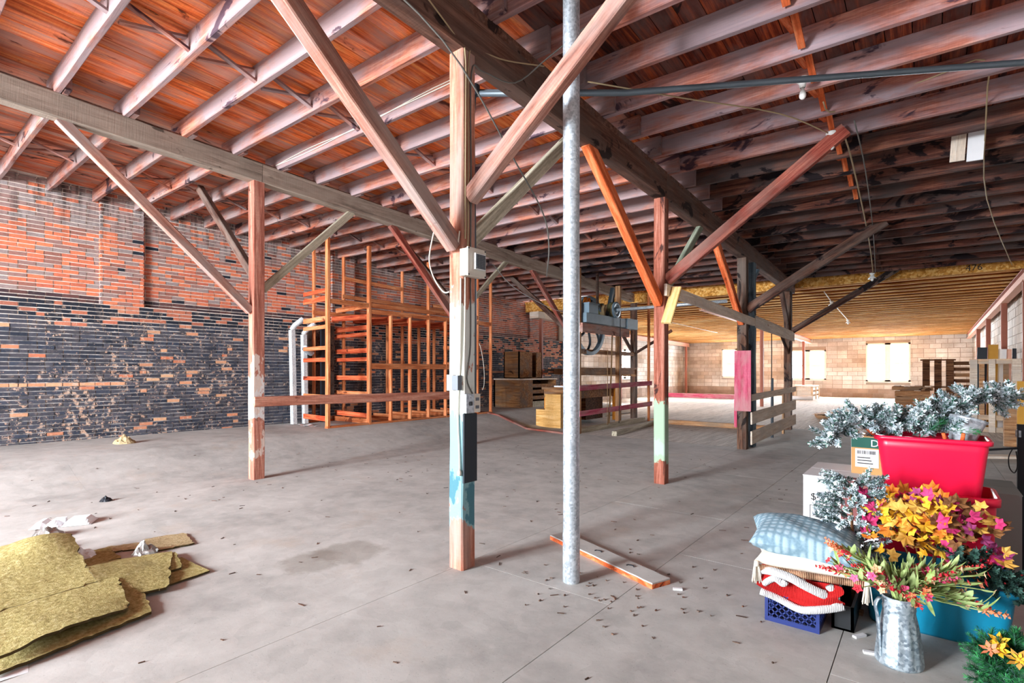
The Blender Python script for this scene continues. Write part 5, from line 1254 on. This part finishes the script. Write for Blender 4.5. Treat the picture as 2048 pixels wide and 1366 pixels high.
for i, p in enumerate(path):
    t_ = i/(len(path)-1)
    for k in range(4 if t_ < .8 else 3):
        d = Vector((R.uniform(-1, 1), R.uniform(-1, .6), R.uniform(-.35, 1.0))); d.normalize()
        place('sprig', FL[R.randrange(3)], ga, aim(p+Vector((R.uniform(-.02, .02), R.uniform(-.02, .02), 0)), d, R.uniform(.8, 1.25)))
for _ in range(46):
    p = Vector((R.uniform(-.24, .14), R.uniform(4.36, 4.62), R.uniform(1.05, 1.15))); d = Vector((R.uniform(-.7, .7), R.uniform(-1, .3), R.uniform(.0, 1))).normalized()
    place('sprig', FL[R.randrange(3)] if R.random() > .12 else GN[0], ga, aim(p, d, R.uniform(.8, 1.15)))
for p, d in (((-.29, 4.34, 1.07), (-.6, -.3, .6)), ((.09, 4.32, 1.06), (-.2, -.3, .8)), ((.17, 4.31, 1.06), (.1, -.2, .9))):
    MB().tube([p, Vector(p)+Vector(d)*.06], [.012, .010], 8).obj('cut_branch', M['timber_orange'], ga, True)
bk = thing('zinc_bucket', 'small galvanised bucket tipped over in the upper red tote', 'bucket', (.19, 4.45, 1.08))
bm = T((.17, 4.44, 1.045)) @ RZ(.5) @ RY(.28) 
MB().lathe([(0, .0), (.062, 0), (.066, .004), (.092, .15), (.096, .155), (.092, .16), (.088, .152), (.06, .01)], 28, bm).obj('body', M['galv'], bk, True)
MB().lathe([(.090, .14), (.099, .145), (.099, .16), (.088, .162)], 28, bm).obj('rim', M['galv'], bk, True)
# flocked bush
fbsh = thing('flocked_tree', 'small snow flocked pine bush behind the blue pillow', 'artificial tree', (-.36, 3.86, 0))
MB().tube([(-.36, 3.86, 0), (-.36, 3.84, .35), (-.37, 3.80, .80)], [.012, .01, .006], 6).obj('trunk', M['cabinet'], fbsh, True)
MB().box(-.41, -.31, 3.83, 3.89, 0, .02).obj('foot', M['cabinet'], fbsh)
for k in range(230):
    h = R.uniform(.32, .84); a = R.uniform(0, 6.28); u = Vector((math.cos(a), math.sin(a), R.uniform(-.2, .7))).normalized()
    rr_ = .105*math.sqrt(max(.05, 1-((h-.58)/.33)**2)); p = Vector((-.35+u.x*rr_, 3.82+u.y*rr_*.7, h))
    place('sprig', FL[k % 3], fbsh, aim(p, u, R.uniform(.6, .95)))
# autumn leaves
au = thing('autumn_bouquet', 'large bouquet of yellow, orange and magenta autumn leaves', 'bouquet', (0, 3.95, .05))
LM = {k: maple_mesh('autumn_leaf', M['leaf_'+k], .046) for k in ('yellow', 'gold', 'orange', 'magenta', 'plum', 'brown')}
for k in range(9):
    a = R.uniform(-.22, .2); MB().tube([(R.uniform(-.05, .08), 3.95, .06), (a*.5, 3.9, .4), (a, 3.82, .66)], .005, 5).obj('stem', M['leaf_brown'], au, True)
for k in range(290):
    x = R.gauss(-.0, .16); x = max(-.27, min(.30, x)); z = .655+max(-.2, min(.14, R.gauss(0, .085)))-.12*abs(x)-.10*max(0, x); y = 3.83+R.uniform(-.16, .12)
    t_ = R.random(); xx = x/.3
    if xx > .35: key = R.choice(('plum', 'brown', 'magenta', 'gold', 'brown'))
    elif z > .74: key = R.choice(('yellow', 'gold', 'plum', 'orange', 'magenta'))
    else: key = R.choice(('yellow', 'yellow', 'gold', 'orange', 'magenta', 'brown'))
    d = Vector((R.uniform(-.8, .8), R.uniform(-1.2, -.1), R.uniform(.1, 1))).normalized()
    place('leaf', LM[key], au, aim((x, y, z), d, R.uniform(.75, 1.35)))
# wildflowers
wf = thing('wildflower_bouquet', 'loose wildflower bouquet spreading from the zinc pitcher', 'bouquet', pc+Vector((0, 0, .3)))
rtv = Vector((math.cos(YAW), math.sin(YAW), 0)); fwv = Vector((-math.sin(YAW), math.cos(YAW), 0))
lfm = [leaf_mesh('leaf', M['leaf_green'], .08, .011, 0, .3), leaf_mesh('leaf', M['leaf_green'], .055, .016, 0, .2), leaf_mesh('leaf', M['stem_green'], .10, .006, 0, .35)]
flm = [flower_mesh('flower', M['petal_orange']), flower_mesh('flower', M['petal_peach']), flower_mesh('flower', M['petal_red'], .018), flower_mesh('flower', M['petal_pink'], .02)]
spm = [spike_mesh('flower_spike', M['petal_red']), spike_mesh('flower_spike', M['petal_pink']), spike_mesh('flower_spike', M['petal_orange'])]
for k in range(105):
    s_ = R.uniform(-1, 1); lat = (.34*s_ if s_ < 0 else .44*s_); dep = R.uniform(-.16, .10)
    ztip = .36+(.26*abs(s_)**.6*R.uniform(.3, 1) if s_ < .15 else (R.uniform(.20, .12)-.28*s_*R.uniform(.2, 1.)))
    root = pc+Vector((R.uniform(-.04, .04), R.uniform(-.04, .04), .24)); tip = pc+rtv*lat+fwv*dep+Vector((0, 0, max(.13, ztip)))
    mid = (root*.5+tip*.5)+Vector((0, 0, .06+.05*R.random())); nk = pc+Vector((0, 0, .345))+(tip-root)*.12
    pts = curve_pts([root, nk, mid, tip], 3)
    st_ = MB().tube(pts, [.0032]*(len(pts)-1)+[.0018], 4).obj('stem', M['stem_green'], wf, True)
    for q in range(7):
        i = R.randrange(3, len(pts)-1); d = (pts[i+1]-pts[i-1]).normalized()+Vector((R.uniform(-.8, .8), R.uniform(-.8, .8), R.uniform(-.3, .8))); 
        lm = frame(pts[i], d, (R.uniform(-.4, .4), R.uniform(-.4, .4), 1)) @ Matrix.Scale(R.uniform(.7, 1.2), 4)
        place('leaf', lfm[q % 3], wf, lm)
    d = (pts[-1]-pts[-2]).normalized(); r_ = R.random()
    if r_ < .42: place('flower_spike', spm[R.choice((0, 0, 1, 1, 2))] if s_ > -.3 else spm[R.choice((0, 2))], wf, aim(pts[-1]-d*.05, d, R.uniform(.9, 1.3)))
    else:
        for q in range(R.choice((1, 2, 3))):
            place('flower', flm[R.choice((0, 0, 1, 1, 2, 3))], wf, aim(pts[-1-q], d+Vector((R.uniform(-.7, .7), R.uniform(-1, 0), R.uniform(-.2, .6))), R.uniform(.8, 1.3)))
# dark garland with berries
dg_ = thing('dark_garland', 'dark green pine garland with red berries in the shade', 'garland', (.22, 3.7, .35))
path = curve_pts([(.12, 3.70, .50), (.22, 3.72, .46), (.32, 3.78, .38), (.42, 3.86, .30)], 7)
MB().tube(path, .006, 5).obj('stem', M['needle_dark'], dg_, True)
for p in path:
    for k in range(3): place('sprig', DK[k % 2], dg_, aim(p, Vector((R.uniform(-.4, 1), R.uniform(-1, .4), R.uniform(-.7, .8))).normalized(), R.uniform(.6, 1.)))
for k in range(26):
    p = path[R.randrange(len(path))]+Vector((R.uniform(-.03, .12), R.uniform(-.08, .04), R.uniform(-.04, .12))); MB().lathe([(0, -.006), (.006, 0), (0, .006)], 6, T(p)).obj('berry', M['berry'], dg_, True)
# wreath on the floor
wr = thing('wreath', 'green tinsel wreath with gold poinsettias on the floor beside the tote', 'wreath', (.36, 3.28, 0))
wc_ = Vector((.385, 3.30, .12))
for k in range(260):
    a = R.uniform(0, 6.283); rr_ = .15+R.gauss(0, .035); p = wc_+Vector((rr_*math.cos(a), rr_*math.sin(a)*.8, R.uniform(-.06, .05)+.05*math.sin(a)))
    place('sprig', GN[k % 2], wr, aim(p, Vector((math.cos(a)*R.uniform(-.2, 1), math.sin(a)*R.uniform(-.2, 1), R.uniform(-.2, 1))).normalized(), R.uniform(.5, .85)))
pm = flower_mesh('poinsettia', M['leaf_gold'], .05, 7); pm2 = flower_mesh('poinsettia', M['leaf_yellow'], .045, 6)
for k, a in enumerate((3.5, 4.2, 4.9, 5.6, 2.6, .4)):
    p = wc_+Vector((.14*math.cos(a), .12*math.sin(a), .10)); place('poinsettia', pm if k % 2 else pm2, wr, aim(p, (-.2, -.6, .8), 1)); place('poinsettia', pm2, wr, aim(p+Vector((-.002, -.006, .008)), (-.2, -.6, .8), .65))
place('poinsettia', flower_mesh('poinsettia', M['petal_orange'], .04, 6), wr, aim(wc_+Vector((-.16, -.06, .10)), (-.4, -.6, .7)))
cm = MB()
for i in range(9):
    for j in range(9):
        a = 2*PI*(j+.5*(i % 2))/9; t_ = i/8; r_ = .034*math.sin(PI*(.12+.8*t_)); u = Vector((math.cos(a), math.sin(a), .55)); p = Vector((r_*.6*math.cos(a), r_*.6*math.sin(a), .085*t_)); s_ = Vector((-math.sin(a), math.cos(a), 0))*.008
        cm.add([p-s_, p+s_, p+u*.5*r_+s_*.8, p+u*.62*r_, p+u*.5*r_-s_*.8], [(0, 1, 2, 3, 4)])
cmesh = cm.mesh('pine_cone', M['cone'])
for q in ((.02, .06, .13), (.10, -.02, .12)): place('pine_cone', cmesh, wr, aim(wc_+Vector(q), (-.3, -.5, .8), 1.1))
